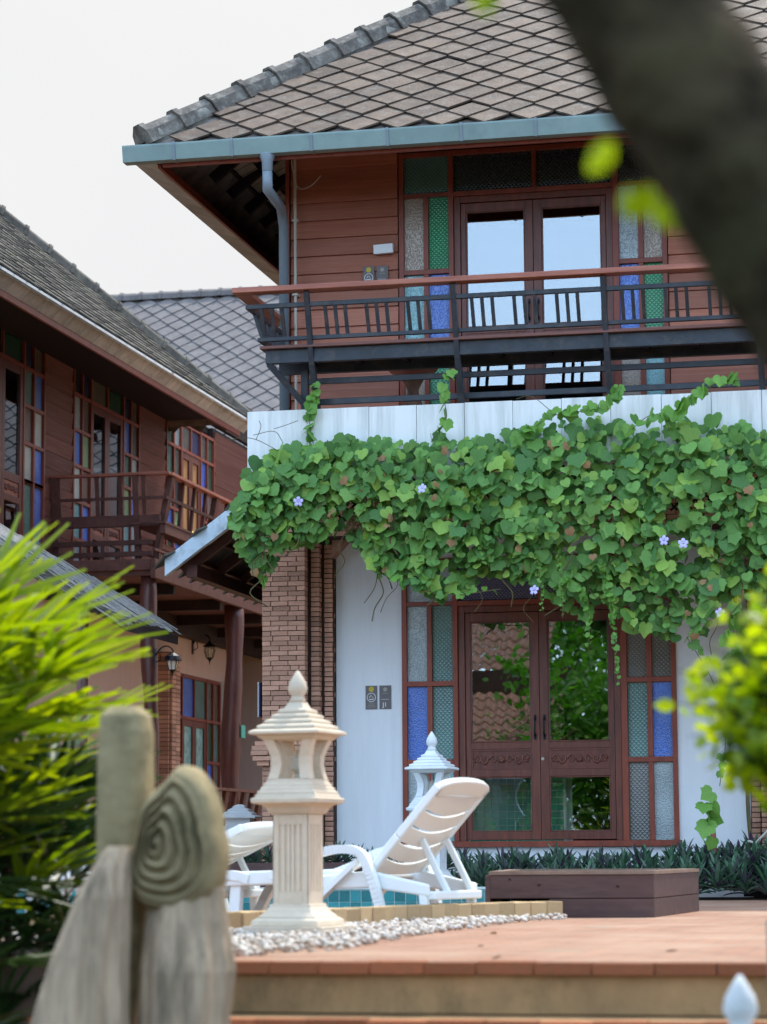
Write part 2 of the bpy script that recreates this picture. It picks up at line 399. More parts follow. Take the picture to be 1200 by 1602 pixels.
M['pebble'] = leafmat('pebbles', [(0.46,0.40,0.32),(0.62,0.57,0.49),(0.36,0.27,0.19),(0.58,0.55,0.50),(0.42,0.35,0.29)], 0.0, 0.6)
M['iron'] = flat('black_iron', (0.015,0.017,0.02), 0.35, 0.6)
M['plaque'] = surf('grey_plaque', (0.15,0.14,0.14), (0.125,0.115,0.115), 0.45, 10, (1,1,1), 0.02, 30, 0.05, 0.4)
M['print'] = flat('white_print', (0.75,0.75,0.74), 0.5)
M['gold'] = flat('yellow_emblem', (0.55,0.42,0.04), 0.5)
M['goldgrey'] = flat('pale_emblem', (0.36,0.32,0.27), 0.5)
M['vine'] = leafmat('vine_leaf', [(0.09,0.21,0.045),(0.13,0.29,0.06),(0.18,0.38,0.085),(0.085,0.22,0.06),(0.15,0.33,0.07),(0.05,0.15,0.03),(0.30,0.48,0.08),(0.20,0.41,0.095)], 0.3, 0.5, None, 0.3)
M['vine_young'] = leafmat('young_vine_leaf', [(0.14,0.33,0.05),(0.20,0.42,0.07),(0.11,0.28,0.05)], 0.35, 0.45)
M['stem'] = surf('vine_stem', (0.16,0.13,0.06), (0.09,0.08,0.04), 0.8, 10, (1,1,1), 0.2, 30, 0.1, 0.2)
M['petal'] = flat('lavender_petal', (0.55,0.52,0.88), 0.5)
M['rhoeo'] = leafmat('sword_leaf', [(0.03,0.085,0.045),(0.06,0.15,0.075),(0.10,0.20,0.12),(0.075,0.035,0.08),(0.045,0.11,0.06),(0.16,0.24,0.17)], 0.12, 0.4)
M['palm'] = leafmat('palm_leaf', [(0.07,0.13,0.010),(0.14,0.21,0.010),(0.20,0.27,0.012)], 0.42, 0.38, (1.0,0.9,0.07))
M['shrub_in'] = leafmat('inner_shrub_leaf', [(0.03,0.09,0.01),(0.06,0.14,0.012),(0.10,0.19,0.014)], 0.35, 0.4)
M['palm_shaded'] = leafmat('shaded_palm_leaf', [(0.018,0.045,0.012),(0.03,0.065,0.014),(0.045,0.085,0.018)], 0.2, 0.4)  # darker copy of the palm leaf, shade of the lower clump put in its colour
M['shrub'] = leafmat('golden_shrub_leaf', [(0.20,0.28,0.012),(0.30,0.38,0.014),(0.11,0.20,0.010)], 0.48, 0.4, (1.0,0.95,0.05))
M['treeleaf'] = leafmat('tree_leaf', [(0.03,0.09,0.015),(0.06,0.15,0.02),(0.09,0.19,0.025)], 0.4, 0.4, (0.65,1.0,0.15))
M['bark'] = surf('mossy_bark', (0.125,0.092,0.05), (0.004,0.0035,0.003), 0.95, 9, (1,1,1), 0.9, 18, 0.05, 0.1, dirt=(0.04,0.048,0.016), dirt_scale=4.5, dirt_amt=0.7, bdist=0.03)
M['log'] = surf('oiled_log', (0.16,0.055,0.042), (0.07,0.026,0.022), 0.35, 4, (4,4,0.5), 0.3, 12, 0.1, 0.5)
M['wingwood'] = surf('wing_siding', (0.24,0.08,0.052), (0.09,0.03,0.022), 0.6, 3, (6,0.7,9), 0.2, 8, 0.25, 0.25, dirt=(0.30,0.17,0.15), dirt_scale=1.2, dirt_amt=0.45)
M['wingrail'] = surf('wing_rail_wood', (0.15,0.06,0.046), (0.075,0.03,0.024), 0.6, 4, (2,2,2), 0.1, 12, 0.15, 0.3)
M['thatch'] = surf('grey_thatch', (0.36,0.34,0.31), (0.14,0.13,0.12), 0.95, 6, (1,12,12), 0.5, 20, 0.3, 0.1)
M['soil'] = surf('dark_soil', (0.035,0.026,0.018), (0.02,0.015,0.011), 1.0, 6, (1,1,1), 0.6, 25, 0, 0.1)
M['concrete'] = surf('stained_concrete', (0.46,0.29,0.14), (0.27,0.17,0.085), 0.9, 2.2, (1.4,1,0.9), 0.3, 25, 0.05, 0.15, dirt=(0.11,0.085,0.045), dirt_scale=2.5, dirt_amt=0.75, world_co=True)
M['nosing'] = surf('red_nosing_brick', (0.42,0.14,0.06), (0.28,0.10,0.05), 0.8, 8, (1,1,1), 0.3, 30, 0.3, 0.2, dirt=(0.16,0.13,0.07), dirt_scale=5, dirt_amt=0.7)
M['water'] = flat('pool_water', (0.01,0.09,0.09), 0.03, 0, 0.6)
M['pooltile'] = surf('teal_pool_tile', (0.05,0.30,0.30), (0.03,0.21,0.22), 0.2, 6, (1,1,1), 0.03, 20, 0.35, 0.6)
M['grout'] = flat('pale_grout', (0.62,0.68,0.64), 0.8)
M['greentile'] = surf('green_bath_tile', (0.03,0.42,0.27), (0.02,0.33,0.21), 0.2, 6, (1,1,1), 0.02, 20, 0.3, 0.6)
M['redroof'] = surf('terracotta_pantile', (0.24,0.135,0.105), (0.15,0.085,0.068), 0.75, 5, (1,1,1), 0.2, 20, 0.25, 0.2, dirt=(0.10,0.08,0.06), dirt_scale=4, dirt_amt=0.5)
M['flashing'] = surf('painted_metal_flashing', (0.62,0.74,0.82), (0.52,0.65,0.74), 0.4, 3, (1,1,1), 0.04, 20, 0.06, 0.5, dirt=(0.16,0.18,0.18), dirt_scale=7, dirt_amt=0.6)
M['conduit'] = flat('cream_conduit', (0.52,0.50,0.42), 0.5)
M['amberlit'] = flat('amber_curtain', (0.40,0.20,0.07), 0.7)
M['frost'] = patglass('etched_leaf_glass', (0.22,0.42,0.38), 14, 'dots')
M['shade_glass'] = flat('milk_glass', (0.75,0.75,0.70), 0.3)
M['rust'] = surf('red_rusty_pipe', (0.40,0.12,0.08), (0.22,0.07,0.05), 0.7, 12, (1,1,1), 0.2, 40, 0, 0.3)
M['nest'] = surf('dry_straw', (0.30,0.21,0.11), (0.14,0.10,0.05), 0.95, 20, (1,1,1), 0.3, 40, 0, 0.1)

def pavers():
    m, N, L, P = newmat('terracotta_paving')
    g = N.new('ShaderNodeNewGeometry')
    bt = N.new('ShaderNodeTexBrick'); bt.inputs['Scale'].default_value = 1.0
    bt.inputs['Brick Width'].default_value = 0.22; bt.inputs['Row Height'].default_value = 0.11; bt.inputs['Mortar Size'].default_value = 0.010
    bt.inputs['Color1'].default_value = (0.38,0.20,0.125,1); bt.inputs['Color2'].default_value = (0.28,0.145,0.09,1); bt.inputs['Mortar'].default_value = (0.24,0.15,0.11,1)
    L.new(g.outputs['Position'], bt.inputs['Vector'])
    n1 = N.new('ShaderNodeTexNoise'); n1.inputs['Scale'].default_value = 1.1; n1.inputs['Detail'].default_value = 9; n1.inputs['Roughness'].default_value = 0.7
    L.new(g.outputs['Position'], n1.inputs['Vector'])
    r1 = N.new('ShaderNodeMapRange'); r1.inputs['From Min'].default_value = 0.45; r1.inputs['From Max'].default_value = 0.7; r1.inputs['To Max'].default_value = 0.7
    L.new(n1.outputs['Fac'], r1.inputs['Value'])
    mx = N.new('ShaderNodeMix'); mx.data_type = 'RGBA'; mx.inputs['B'].default_value = (0.44,0.315,0.22,1)
    L.new(r1.outputs[0], mx.inputs['Factor']); L.new(bt.outputs['Color'], mx.inputs['A'])
    n2 = N.new('ShaderNodeTexNoise'); n2.inputs['Scale'].default_value = 2.3; n2.inputs['Detail'].default_value = 4
    mp = N.new('ShaderNodeMapping'); mp.inputs['Location'].default_value = (7,3,1); L.new(g.outputs['Position'], mp.inputs[0]); L.new(mp.outputs[0], n2.inputs['Vector'])
    r2 = N.new('ShaderNodeMapRange'); r2.inputs['From Min'].default_value = 0.66; r2.inputs['From Max'].default_value = 0.72; r2.inputs['To Max'].default_value = 0.6
    L.new(n2.outputs['Fac'], r2.inputs['Value'])
    m2_ = N.new('ShaderNodeMix'); m2_.data_type = 'RGBA'; m2_.inputs['B'].default_value = (0.22,0.27,0.20,1)
    L.new(r2.outputs[0], m2_.inputs['Factor']); L.new(mx.outputs['Result'], m2_.inputs['A'])
    L.new(m2_.outputs['Result'], P.inputs['Base Color']); P.inputs['Roughness'].default_value = 0.75; P.inputs['Specular IOR Level'].default_value = 0.25
    bp = N.new('ShaderNodeBump'); bp.inputs['Strength'].default_value = 0.6; bp.inputs['Distance'].default_value = 0.01
    L.new(bt.outputs['Fac'], bp.inputs['Height']); bp.invert = True; L.new(bp.outputs[0], P.inputs['Normal'])
    return m
M['paving'] = pavers()
def plastic():
    m, N, L, P = newmat('white_plastic')
    P.inputs['Base Color'].default_value = (0.78,0.80,0.78,1); P.inputs['Roughness'].default_value = 0.35
    tr = N.new('ShaderNodeBsdfTranslucent'); tr.inputs['Color'].default_value = (0.85,0.72,0.55,1)
    mx = N.new('ShaderNodeMixShader'); mx.inputs[0].default_value = 0.22
    L.new(P.outputs[0], mx.inputs[1]); L.new(tr.outputs[0], mx.inputs[2]); L.new(mx.outputs[0], N['Material Output'].inputs[0])
    return m
M['plastic'] = flat('white_plastic_frame', (0.74,0.80,0.80), 0.35)
M['plastic_thin'] = plastic()

# ================================================================== SETTING
def sheet(name, poly, mat, z=None):
    m = MB(); m.add([(p[0], p[1], p[2] if len(p) > 2 else z) for p in poly], [tuple(range(len(poly)))])
    o = m.build(name, mat, recalc=False); tag(o, kind='structure'); return o
box('ground', -400, 400, -400, 9.2, -1.6, -1.2, M['soil'])['kind'] = 'structure'
box('upper_ground', -400, 400, 9.7, 600, -1.6, -0.3, M['soil'])['kind'] = 'structure'
# paved terrace with the pool cut out of it: pool X -8.5..-2.9, Y 16.3..20
tm = MB()
tm.box(-14, 8, 9.46, 16.3, -0.29, 0)
tm.box(-14, -8.5, 16.302, 20.0, -0.29, 0)
tm.box(-2.9, 8, 16.302, 20.0, -0.29, 0)
tm.box(-14, 8, 20.002, 23, -0.29, 0)
tag(tm.build('paved_terrace', M['paving'], recalc=False), kind='structure')
sheet('pool_water', [(-8.5,16.3),(-2.9,16.3),(-2.9,20.0),(-8.5,20.0)], M['water'], -0.07)
wt = box('bed_soil', -14, 8, 21.46, 22.09, 0.0, 0.012, M['soil']); tag(wt, kind='structure')
sheet('wing_ground', [(-60,23.05),(20,23.05),(20,120),(-60,120)], M['concrete'], -0.25)

# steps
st = empty('garden_steps', (-1.7, 9.4, -1.2), label='stained concrete steps edged with red brick leading up to the terrace', cat='steps')
def W2(o, e):  # world coords child under translated empty
    o.parent = e; o.matrix_parent_inverse = Matrix.Translation(e.location).inverted(); return o
for k in range(6):
    z1 = -0.045 - 0.19*k; y1 = 9.44 - 0.36*k
    W2(box('step', -3.3, 3.2, y1-0.02, 9.7, z1-0.145, z1, M['concrete'], bev=0.004), st)
    x = -3.3
    while x < 3.1:
        w = random.uniform(0.19, 0.23)
        j = random.uniform(-0.004, 0.004)
        W2(piece('nosing_brick', x, x+w-0.008, y1-0.045+j, y1+0.06, z1+0.001, z1+0.045+j*0.6, M['nosing']), st)
        x += w
    if k: W2(box('tread', -3.3, 3.2, y1+0.061, y1+0.345, z1+0.002, z1+0.040, M['concrete']), st)

# pool far rim: teal tiles in a grid on a raised coping
rim = empty('pool_edge', (-5.5, 20.0, 0), label='raised pool rim faced with square teal tiles and pale grout', cat='pool edge')
W2(box('edge_core', -8.5, -2.9, 20.0, 20.25, -0.2, 0.115, M['grout']), rim)
nt = 0
for i in range(62):
    for j in range(2):
        x = -8.48 + i*0.09
        if i*0.09 > 5.55: continue
        if j == 0 or True:
            W2(piece('tile', x, x+0.082, 19.994, 20.0, 0.02+j*0.0-0.09*(j), 0.105-0.09*j, M['pooltile']), rim)
W2(box('coping', -8.5, -2.9, 19.985, 20.26, 0.1155, 0.13, M['grout']), rim)
# white stone step behind the rim that carries the small lantern
tag(box('stone_step', -4.75, -3.95, 20.35, 21.05, 0.0, 0.12, M['whitestone'], bev=0.01), 'low white stone step under the white garden lantern by the door', 'step')

# edging stones in a curve
path = smooth_path([(-4.9,11.6,0),(-4.2,12.2,0),(-3.62,12.75,0),(-3.22,13.75,0),(-2.98,14.5,0),(-2.68,15.15,0),(-2.30,15.68,0)], 12)
es = empty('stone_edging', (-3.2,13.8,0), label='curved row of upright ochre edging stones between pebbles and pool deck', cat='edging')
m = MB(); m.box(-.5,.5,-.5,.5,0,1); em = m.mesh('edging_stone', M['edging'])
acc = 0; last = path[0]; nxt = 0.0
pos = []
for p in path[1:]:
    seg = (p-last).length
    while acc+seg >= nxt:
        t = (nxt-acc)/seg; q = last.lerp(p, t); dr = (p-last).normalized(); pos.append((q, dr)); nxt += 0.135
    acc += seg; last = p
for q, dr in pos:
    an = math.atan2(dr.y, dr.x)
    hh = 0.115+random.uniform(-0.003,0.003)
    o = put('edging_stone', em, es, q - es.location + Vector((0,0,-0.01)), (random.uniform(-.03,.03), random.uniform(-.03,.03), an+random.uniform(-.04,.04)), (0.133, 0.11+random.uniform(0,.012), hh))
    b = o.modifiers.new('bevel','BEVEL'); b.width = 0.05; b.segments = 2

# pebbles
def in_poly(x, y, P_):
    c = False
    for i in range(len(P_)):
        (x1,y1),(x2,y2) = P_[i], P_[i-1]
        if (y1>y) != (y2>y) and x < (x2-x1)*(y-y1)/(y2-y1)+x1: c = not c
    return c
import bmesh
pb = bmesh.new(); bmesh.ops.create_icosphere(pb, subdivisions=1, radius=1)
iv = [v.co.copy() for v in pb.verts]; iF = [tuple(v.index for v in f.verts) for f in pb.faces]; pb.free()
PP = [(-4.6,9.75),(-2.72,9.72),(-2.45,10.6),(-2.5,12.4),(-2.42,14.3),(-2.22,15.5),(-2.34,15.55),(-2.75,14.9),(-3.10,14.2),(-3.36,13.4),(-3.7,12.5),(-4.6,11.7)]
m = MB(); n = 0
while n < 4300:
    x, y = random.uniform(-4.6,-2.2), random.uniform(9.7,15.6)
    if not in_poly(x, y, PP): continue
    n += 1; m.cur = random.random()*0.98
    s_ = random.uniform(0.010, 0.023)
    E_ = Euler((random.uniform(-.4,.4), random.uniform(-.4,.4), random.uniform(0,6.3))).to_matrix()
    c = Vector((x, y, random.uniform(0.004, 0.03)))
    sc = Vector((s_, s_*random.uniform(.6,.9), s_*random.uniform(.45,.7)))
    m.add([c + E_ @ Vector((v.x*sc.x*random.uniform(.92,1.08), v.y*sc.y, v.z*sc.z)) for v in iv], iF)
o = m.build('pebbles', M['pebble'], smooth=True, recalc=False); tag(o, 'loose white and cream pebbles spread round the lantern foot', 'pebbles', kind='stuff')

# ================================================================== MAIN HOUSE
def under(o, p):
    """parent o (placed in world coordinates) to p"""
    o.parent = p; o.matrix_parent_inverse = p.matrix_basis.inverted(); return o
def on_screen(p):
    v = Vector(p) - cam.matrix_world.translation; d = v.dot(fw)
    if d <= 0.1: return False
    return abs(v.dot(rt2)/d) < 600/4000*1.03 and abs(v.dot(up2)/d) < 801/4000*1.03
def scatter_parts(name, mats4, mbproto, material, parent, limit=295, smooth=False):
    """first `limit` (those in view, nearest first) as parts, the rest as one joined part"""
    mats4 = sorted(mats4, key=lambda m_: (not on_screen(m_.translation), (m_.translation-cam.matrix_world.translation).length))
    me = mbproto.mesh(name, material, smooth)
    for A in mats4[:limit]:
        under(put(name, me, mat4=A), parent)
    rest = mats4[limit:]
    if rest:
        m = MB()
        for A in rest:
            m.cur = random.random()*0.98
            m.add([A @ Vector(v) for v in mbproto.v], mbproto.f)
        o = m.build(name, material, smooth=smooth, recalc=False); tag(o, kind='stuff'); under(o, parent)

def tile_proto(a=0.1925, b=0.19):
    m = MB(); g = 0.982
    pts = [(0,-b*g,0.034),(a*g,0,0.020),(0,b*g,0.006),(-a*g,0,0.020)]
    vs = pts + [(x,y,z-0.017) for x,y,z in pts]
    m.add(vs, [(0,1,2,3),(7,6,5,4),(0,4,5,1),(1,5,6,2),(2,6,7,3),(3,7,4,0)])
    return m
def tile_mats(o, u, v, nu, nv, inside, a=0.1925, b=0.19, dz=0.02):
    """o origin at the eave, u along, v up slope; half-offset diamond lattice"""
    n = u.cross(v).normalized(); out = []
    if n.z < 0: n = -n
    for j in range(nv):
        for i in range(nu):
            s = a*2*i + (a if j % 2 else 0); t = b*j
            if not inside(s, t): continue
            p = o + u*s + v*t + n*dz
            A = Matrix((u, v, n)).transposed().to_4x4(); A.translation = p + n*random.uniform(0,0.004)
            A = A @ Matrix.Rotation(random.gauss(0,.016), 4, 'Z') @ Matrix.Rotation(random.uniform(-.018,.018), 4, 'Y') @ Matrix.Translation((random.gauss(0,.003),random.gauss(0,.004)-(0.03 if random.random()<.02 else 0),0))
            out.append(A)
    return out

house = empty('main_house', (-2.0, 22.5, 0), label='two storey house with red timber upper floor, stained glass doors and diamond tiled hip roof', cat='house')
HX1 = 2.6            # east end
def HP(o): return under(o, house)
# ---- walls
wl_ = HP(box('wall', -5.31, -4.70, 22.5, 22.62, 0.0, 3.68, M['white']))
HP(box('wall', -2.24, -1.62, 22.5, 22.62, 0.0, 3.68, M['white']))
HP(box('plinth', -4.699, -2.241, 22.5, 22.62, 0.0, 0.445, M['white']))
HP(box('wall', -1.0, HX1, 22.5, 22.62, 0.0, 3.68, M['white']))
HP(box('side_wall', -5.73, -5.65, 22.63, 30.0, 0.0, 7.6, M['darkwood']))
HP(box('side_wall', HX1-0.08, HX1, 22.63, 30.0, 0.0, 7.6, M['darkwood']))
HP(box('back_wall', -5.64, HX1-0.09, 26.2, 26.3, 0.0, 7.6, M['room']))
HP(box('floor', -5.64, HX1-0.09, 22.63, 26.19, 0.30, 0.44, M['darkwood']))
HP(box('ceiling', -5.64, HX1-0.09, 22.63, 26.19, 3.68, 3.98, M['room']))
HP(box('ceiling', -5.64, HX1-0.09, 22.63, 26.19, 7.0, 7.1, M['room']))
# header above the glazing of both floors
HP(box('header', -4.70, -2.24, 22.5, 22.6, 3.03, 3.68, M['white']))
HP(box('header', -4.70, -2.24, 22.5, 22.6, 6.90, 7.7, M['darkwood']))
# ---- siding (one object per board)
back = HP(box('siding_backing', -5.73, -4.70, 22.54, 22.6, 3.7, 7.7, M['darkwood']))
back2 = HP(box('siding_backing', -2.24, HX1, 22.54, 22.6, 3.7, 7.7, M['darkwood']))
def boards(x0, x1, par, splits):
    z = 3.86
    while z < 7.55:
        xs = [x0, x1]
        for a, b in zip(xs, xs[1:]):
            o = piece('plank', a+0.003, b-0.003, 22.500, 22.528, z+0.002, z+0.166, M['siding'])
            o.rotation_euler = (R(-7.5)+random.uniform(-.01,.01), 0, random.uniform(-.001,.001)); o.location.y = 22.506+random.uniform(-.002,.002)
            under(o, par)
        z += 0.168
boards(-5.73, -4.71, back, 0); boards(-2.235, HX1, back2, 0)
HP(box('corner_board', -5.77, -5.735, 22.46, 22.6, 3.7, 7.7, M['frame']))
# ---- glazing, the same unit on both floors
def carved_proto():
    m = MB()
    for sx in (-1, 1):
        for k, (cx, s) in enumerate(((0.075, 1), (0.15, -1), (0.215, 1))):
            pts = []
            for i in range(22):
                t = i/21; a = t*PI*2.6; r_ = 0.034*(1-t*0.82)
                pts.append((sx*(cx + r_*math.cos(a)), -0.004, s*(r_*math.sin(a)*1.25) ))
            m.tube(pts, [0.0105*(1-i/34) for i in range(22)], 5)
        m.tube(smooth_path([(sx*0.02,-.002,-.03),(sx*0.09,-.002,.045),(sx*0.16,-.002,-.045),(sx*0.235,-.002,0.03)],5), 0.006, 5)
        for i in range(5):
            a = -0.9+i*0.45; m.tube([(sx*0.225,-.003,0),(sx*(0.225+0.03*math.cos(a)),-.001,0.045*math.sin(a))],[0.009,0.002],4)
    for i in range(10):
        a = 2*PI*i/10; m.tube([(0,-.006,0),(0.018*math.cos(a),-.008,0.018*math.sin(a)),(0.034*math.cos(a),-.001,0.034*math.sin(a))],[0.005,0.009,0.003],5)
    m.lathe([(0.0,-0.002),(0.011,0),(0.008,0.008),(0,0.012)], 8)
    return m
CARVE = carved_proto()
carve_me = CARVE.mesh('carving', surf('carved_wood_relief', (0.25,0.085,0.055), (0.13,0.042,0.03), 0.4, 20, (1,1,1), 0.1, 40, 0.1, 0.5), True)
def glazing(dz, rowcols, top, glass, lowglass, name):
    fr = MB(); Y0, Y1 = 22.475, 22.56
    X = [-4.70,-4.66, -4.47,-4.425, -4.24,-4.19]; XR = [-2.73,-2.675, -2.50,-2.455, -2.285,-2.24]
    zt = 3.0+dz
    def bar(x0,x1,z0,z1,y0=Y0,y1=Y1): fr.box(x0,x1,y0,y1,z0+dz,z1+dz)
    for x0, x1 in ((-4.70,-4.655),(-4.235,-4.19),(-2.73,-2.675),(-2.285,-2.24)): bar(x0,x1,0.50,3.03)
    bar(-4.655,-4.235,2.605,2.64,Y0+.003); bar(-2.675,-2.285,2.605,2.64,Y0+.003)
    bar(-4.19,-2.73,2.595,2.64,Y0+.003); bar(-3.46,-3.42,2.641,2.985,Y0+.004)
    bar(-4.655,-4.235,2.985,3.03,Y0+.003); bar(-4.19,-2.73,2.985,3.03,Y0+.003); bar(-2.675,-2.285,2.985,3.03,Y0+.003)
    for (x0,x1,xm0,xm1) in ((-4.655,-4.235,-4.47,-4.425),(-2.675,-2.285,-2.50,-2.455)):
        for z in (1.88, 1.18): bar(x0,x1,z,z+0.045,Y0+.003)
        for za, zb in ((0.50,1.18),(1.225,1.88),(1.925,2.605)): bar(xm0,xm1,za,zb,Y0+.005)
    bar(-4.72,-2.22,0.447,0.499,Y0-.03)
    w = HP(fr.build(name, M['frame'], bev=0.003))
    tag(w, {'window':None}.get(name))
    def pane(x0,x1,z0,z1,mt,y=22.515): 
        o = under(piece('pane', x0+.001, x1-.001, y, y+0.006, z0+dz+.001, z1+dz-.001, M['g_'+mt] if isinstance(mt,str) else mt), w); return o
    cols = ((-4.655,-4.47),(-4.425,-4.235),(-2.675,-2.50),(-2.455,-2.285))
    rows = ((1.925,2.605),(1.225,1.88),(0.50,1.18))
    for ci, c in enumerate(cols):
        for ri, r_ in enumerate(rows): pane(c[0],c[1],r_[0],r_[1],rowcols[ci][ri])
    pane(-4.655,-4.235,2.64,2.985,top[0]); pane(-4.19,-3.46,2.64,2.985,top[1]); pane(-3.42,-2.73,2.64,2.985,top[2]); pane(-2.675,-2.285,2.64,2.985,top[3])
    # door frame and two leaves
    d = MB(); d.box(-4.188,-4.13,22.50,22.60,0.50+dz,2.594+dz); d.box(-2.79,-2.732,22.50,22.60,0.50+dz,2.594+dz); d.box(-4.129,-2.791,22.50,22.60,2.535+dz,2.594+dz)
    df = HP(d.build('door_frame', M['door'], bev=0.004))
    for sx, (a, b) in ((-1,(-4.127,-3.462)),(1,(-3.458,-2.793))):
        l = MB(); y0, y1 = 22.515, 22.555
        ga, gb = a+0.075, b-0.075
        if sx < 0: ga = a+0.045
        else: gb = b-0.045
        ga2, gb2 = ga, gb
        l.box(a,ga,y0,y1,0.51+dz,2.53+dz); l.box(gb,b,y0,y1,0.51+dz,2.53+dz)
        for z0, z1 in ((2.45,2.53),(1.31,1.37),(1.065,1.13),(0.51,0.58)): l.box(ga,gb,y0+.001,y1-.001,z0+dz,z1+dz)
        # glazing beads
        for z0, z1 in ((1.37,2.45),(0.58,1.065)):
            for bx in ((ga,ga+.012,z0,z1),(gb-.012,gb,z0,z1),(ga+.012,gb-.012,z1-.012,z1),(ga+.012,gb-.012,z0,z0+.012)):
                l.box(bx[0],bx[1],y0+.006,y0+.022,bx[2]+dz,bx[3]+dz)
        lf = HP(l.build('door_leaf', M['door'], bev=0.004))
        g1 = piece('pane', ga+.001, gb-.001, y0+.024, y0+.028, 1.371+dz, 2.449+dz, glass); under(g1, lf)
        under(piece('pane', ga+.001, gb-.001, y0+.024, y0+.028, 0.581+dz, 1.064+dz, lowglass), lf)
        pm = MB(); z0, z1 = 1.13+dz, 1.31+dz
        pm.box(ga, gb, y0+.010, y1-.005, z0, z1)
        for bx in ((ga,gb,z0,z0+.018),(ga,gb,z1-.018,z1),(ga,ga+.018,z0+.018,z1-.018),(gb-.018,gb,z0+.018,z1-.018)): pm.box(bx[0],bx[1],y0+.003,y0+.0105,bx[2],bx[3])
        under(pm.build('carved_panel', M['door'], bev=0.002), lf)
        under(put('carving', carve_me, loc=((ga+gb)/2, y0+.010, (z0+z1)/2), scl=(0.98,1.2,1.0)), lf)
        hx = -3.46 + sx*0.042; h = MB(); zc = 1.50+dz
        h.tube(smooth_path([(hx,22.512,zc+.085),(hx,22.478,zc+.06),(hx,22.472,zc),(hx,22.478,zc-.06),(hx,22.512,zc-.085)],4), 0.008, 6)
        h.box(hx-.011,hx+.011,22.507,22.515,zc+.06,zc+.11); h.box(hx-.011,hx+.011,22.507,22.515,zc-.11,zc-.06)
        under(h.build('handle', M['iron'], smooth=False), lf)
        if sx > 0:
            k = MB(); k.lathe([(0.0,0),(0.014,0),(0.014,0.006),(0,0.006)],10)
            o = k.build('keyhole_plate', flat('lock_steel',(0.5,0.48,0.42),0.3,0.7)); o.matrix_basis = Matrix.Translation((hx-.02,22.515,1.22+dz)) @ Matrix.Rotation(PI/2,4,'X'); under(o, lf)
glazing(0.0, (('clear','blue','clear'),('teal_dark','teal_dark','teal'),('smoke','teal_dark','smoke'),('smoke','blue','clear')),
        ('clear','navy','pine','smoke'), M['glass_low'], M['glass_kick'], 'window')
glazing(3.77, (('amber','teal','amber'),('green','blue','green'),('clear','blue','amber'),('amber','green','teal')),
        ('teal_dark','dark','dark','dark'), M['glass_up'], M['glass_up'], 'window')
for b_ in [o for o in bpy.data.objects if o.name.startswith('window')]: pass

# ---- brick piers
SLF = ([(0,0,0),(0.25,0.05,-0.3),(0.28,0.06,-0.6),(0,0.08,-1.0),(-0.28,0.06,-0.6),(-0.25,0.05,-0.3),(0,-0.02,-0.5)], [(0,1,2,6),(6,2,3),(6,3,4),(0,6,4,5)])
def brick_proto():
    m = MB(); b = 0.06
    vs = []
    for z in (-.5, .5):
        for x, y in ((-.5,-.5+b),(-.5+b*.6,-.5),(.5-b*.6,-.5),(.5,-.5+b),(.5,.5),(-.5,.5)): vs.append((x,y,z*0.97))
    m.add(vs, [(5,4,3,2,1,0),(6,7,8,9,10,11)]+[(i,(i+1)%6,6+(i+1)%6,6+i) for i in range(6)])
    return m
def pier(x0, flip=1):
    """stepped brick pier, x0 its outer edge, flip=-1 mirrors it"""
    X_ = lambda a: x0 + flip*a
    core = MB()
    def cb(a, b, y0, y1, z0, z1): core.box(min(X_(a),X_(b)), max(X_(a),X_(b)), y0, y1, z0, z1)
    cb(0.012,0.395,22.112,22.49,0,3.2); cb(0.396,0.49,22.27,22.49,0,3.2); cb(0.491,0.585,22.39,22.49,0,3.2)
    c = HP(core.build('brick_pier', M['mortar']))
    mats = []
    zc = 0.02; row = 0
    while zc < 3.17:
        h = 0.041
        out = 0.0
        if 1.15 < zc < 1.40: out = 0.085*math.sin((zc-1.15)/0.25*PI)**0.7
        cuts = [0,0.16,0.32,0.40] if row % 2 else [0,0.08,0.24,0.40]
        if row % 3 == 0: cuts = [0,0.10,0.26,0.34,0.40] if row % 2 else cuts
        cuts[0] = -out
        for a, b in zip(cuts, cuts[1:]):
            j = random.uniform(-.004,.004)
            xa, xb = sorted((X_(a+.002), X_(b-.002)))
            A = Matrix.Translation(((xa+xb)/2, 22.1+0.05-out/2+j, zc+h/2)) @ Euler((random.uniform(-.03,.03),random.uniform(-.012,.012),random.uniform(-.02,.02))).to_matrix().to_4x4() @ Matrix.Diagonal((xb-xa-.001, 0.10+out, h-0.001, 1))
            mats.append(A)
        for a, b, y in ((0.415,0.492,22.25),(0.508,0.585,22.375)):
            j = random.uniform(-.004,.004)
            A = Matrix.Translation((X_((a+b)/2), y+0.05+j, zc+h/2)) @ Euler((random.uniform(-.03,.03),0,random.uniform(-.05,.05))).to_matrix().to_4x4() @ Matrix.Diagonal((0.075, 0.10, h-0.004, 1))
            mats.append(A)
        zc += 0.0445; row += 1
    scatter_parts('brick', mats, brick_proto(), M['brick'], c)
pier(-5.90, 1); pier(-1.02, -1)
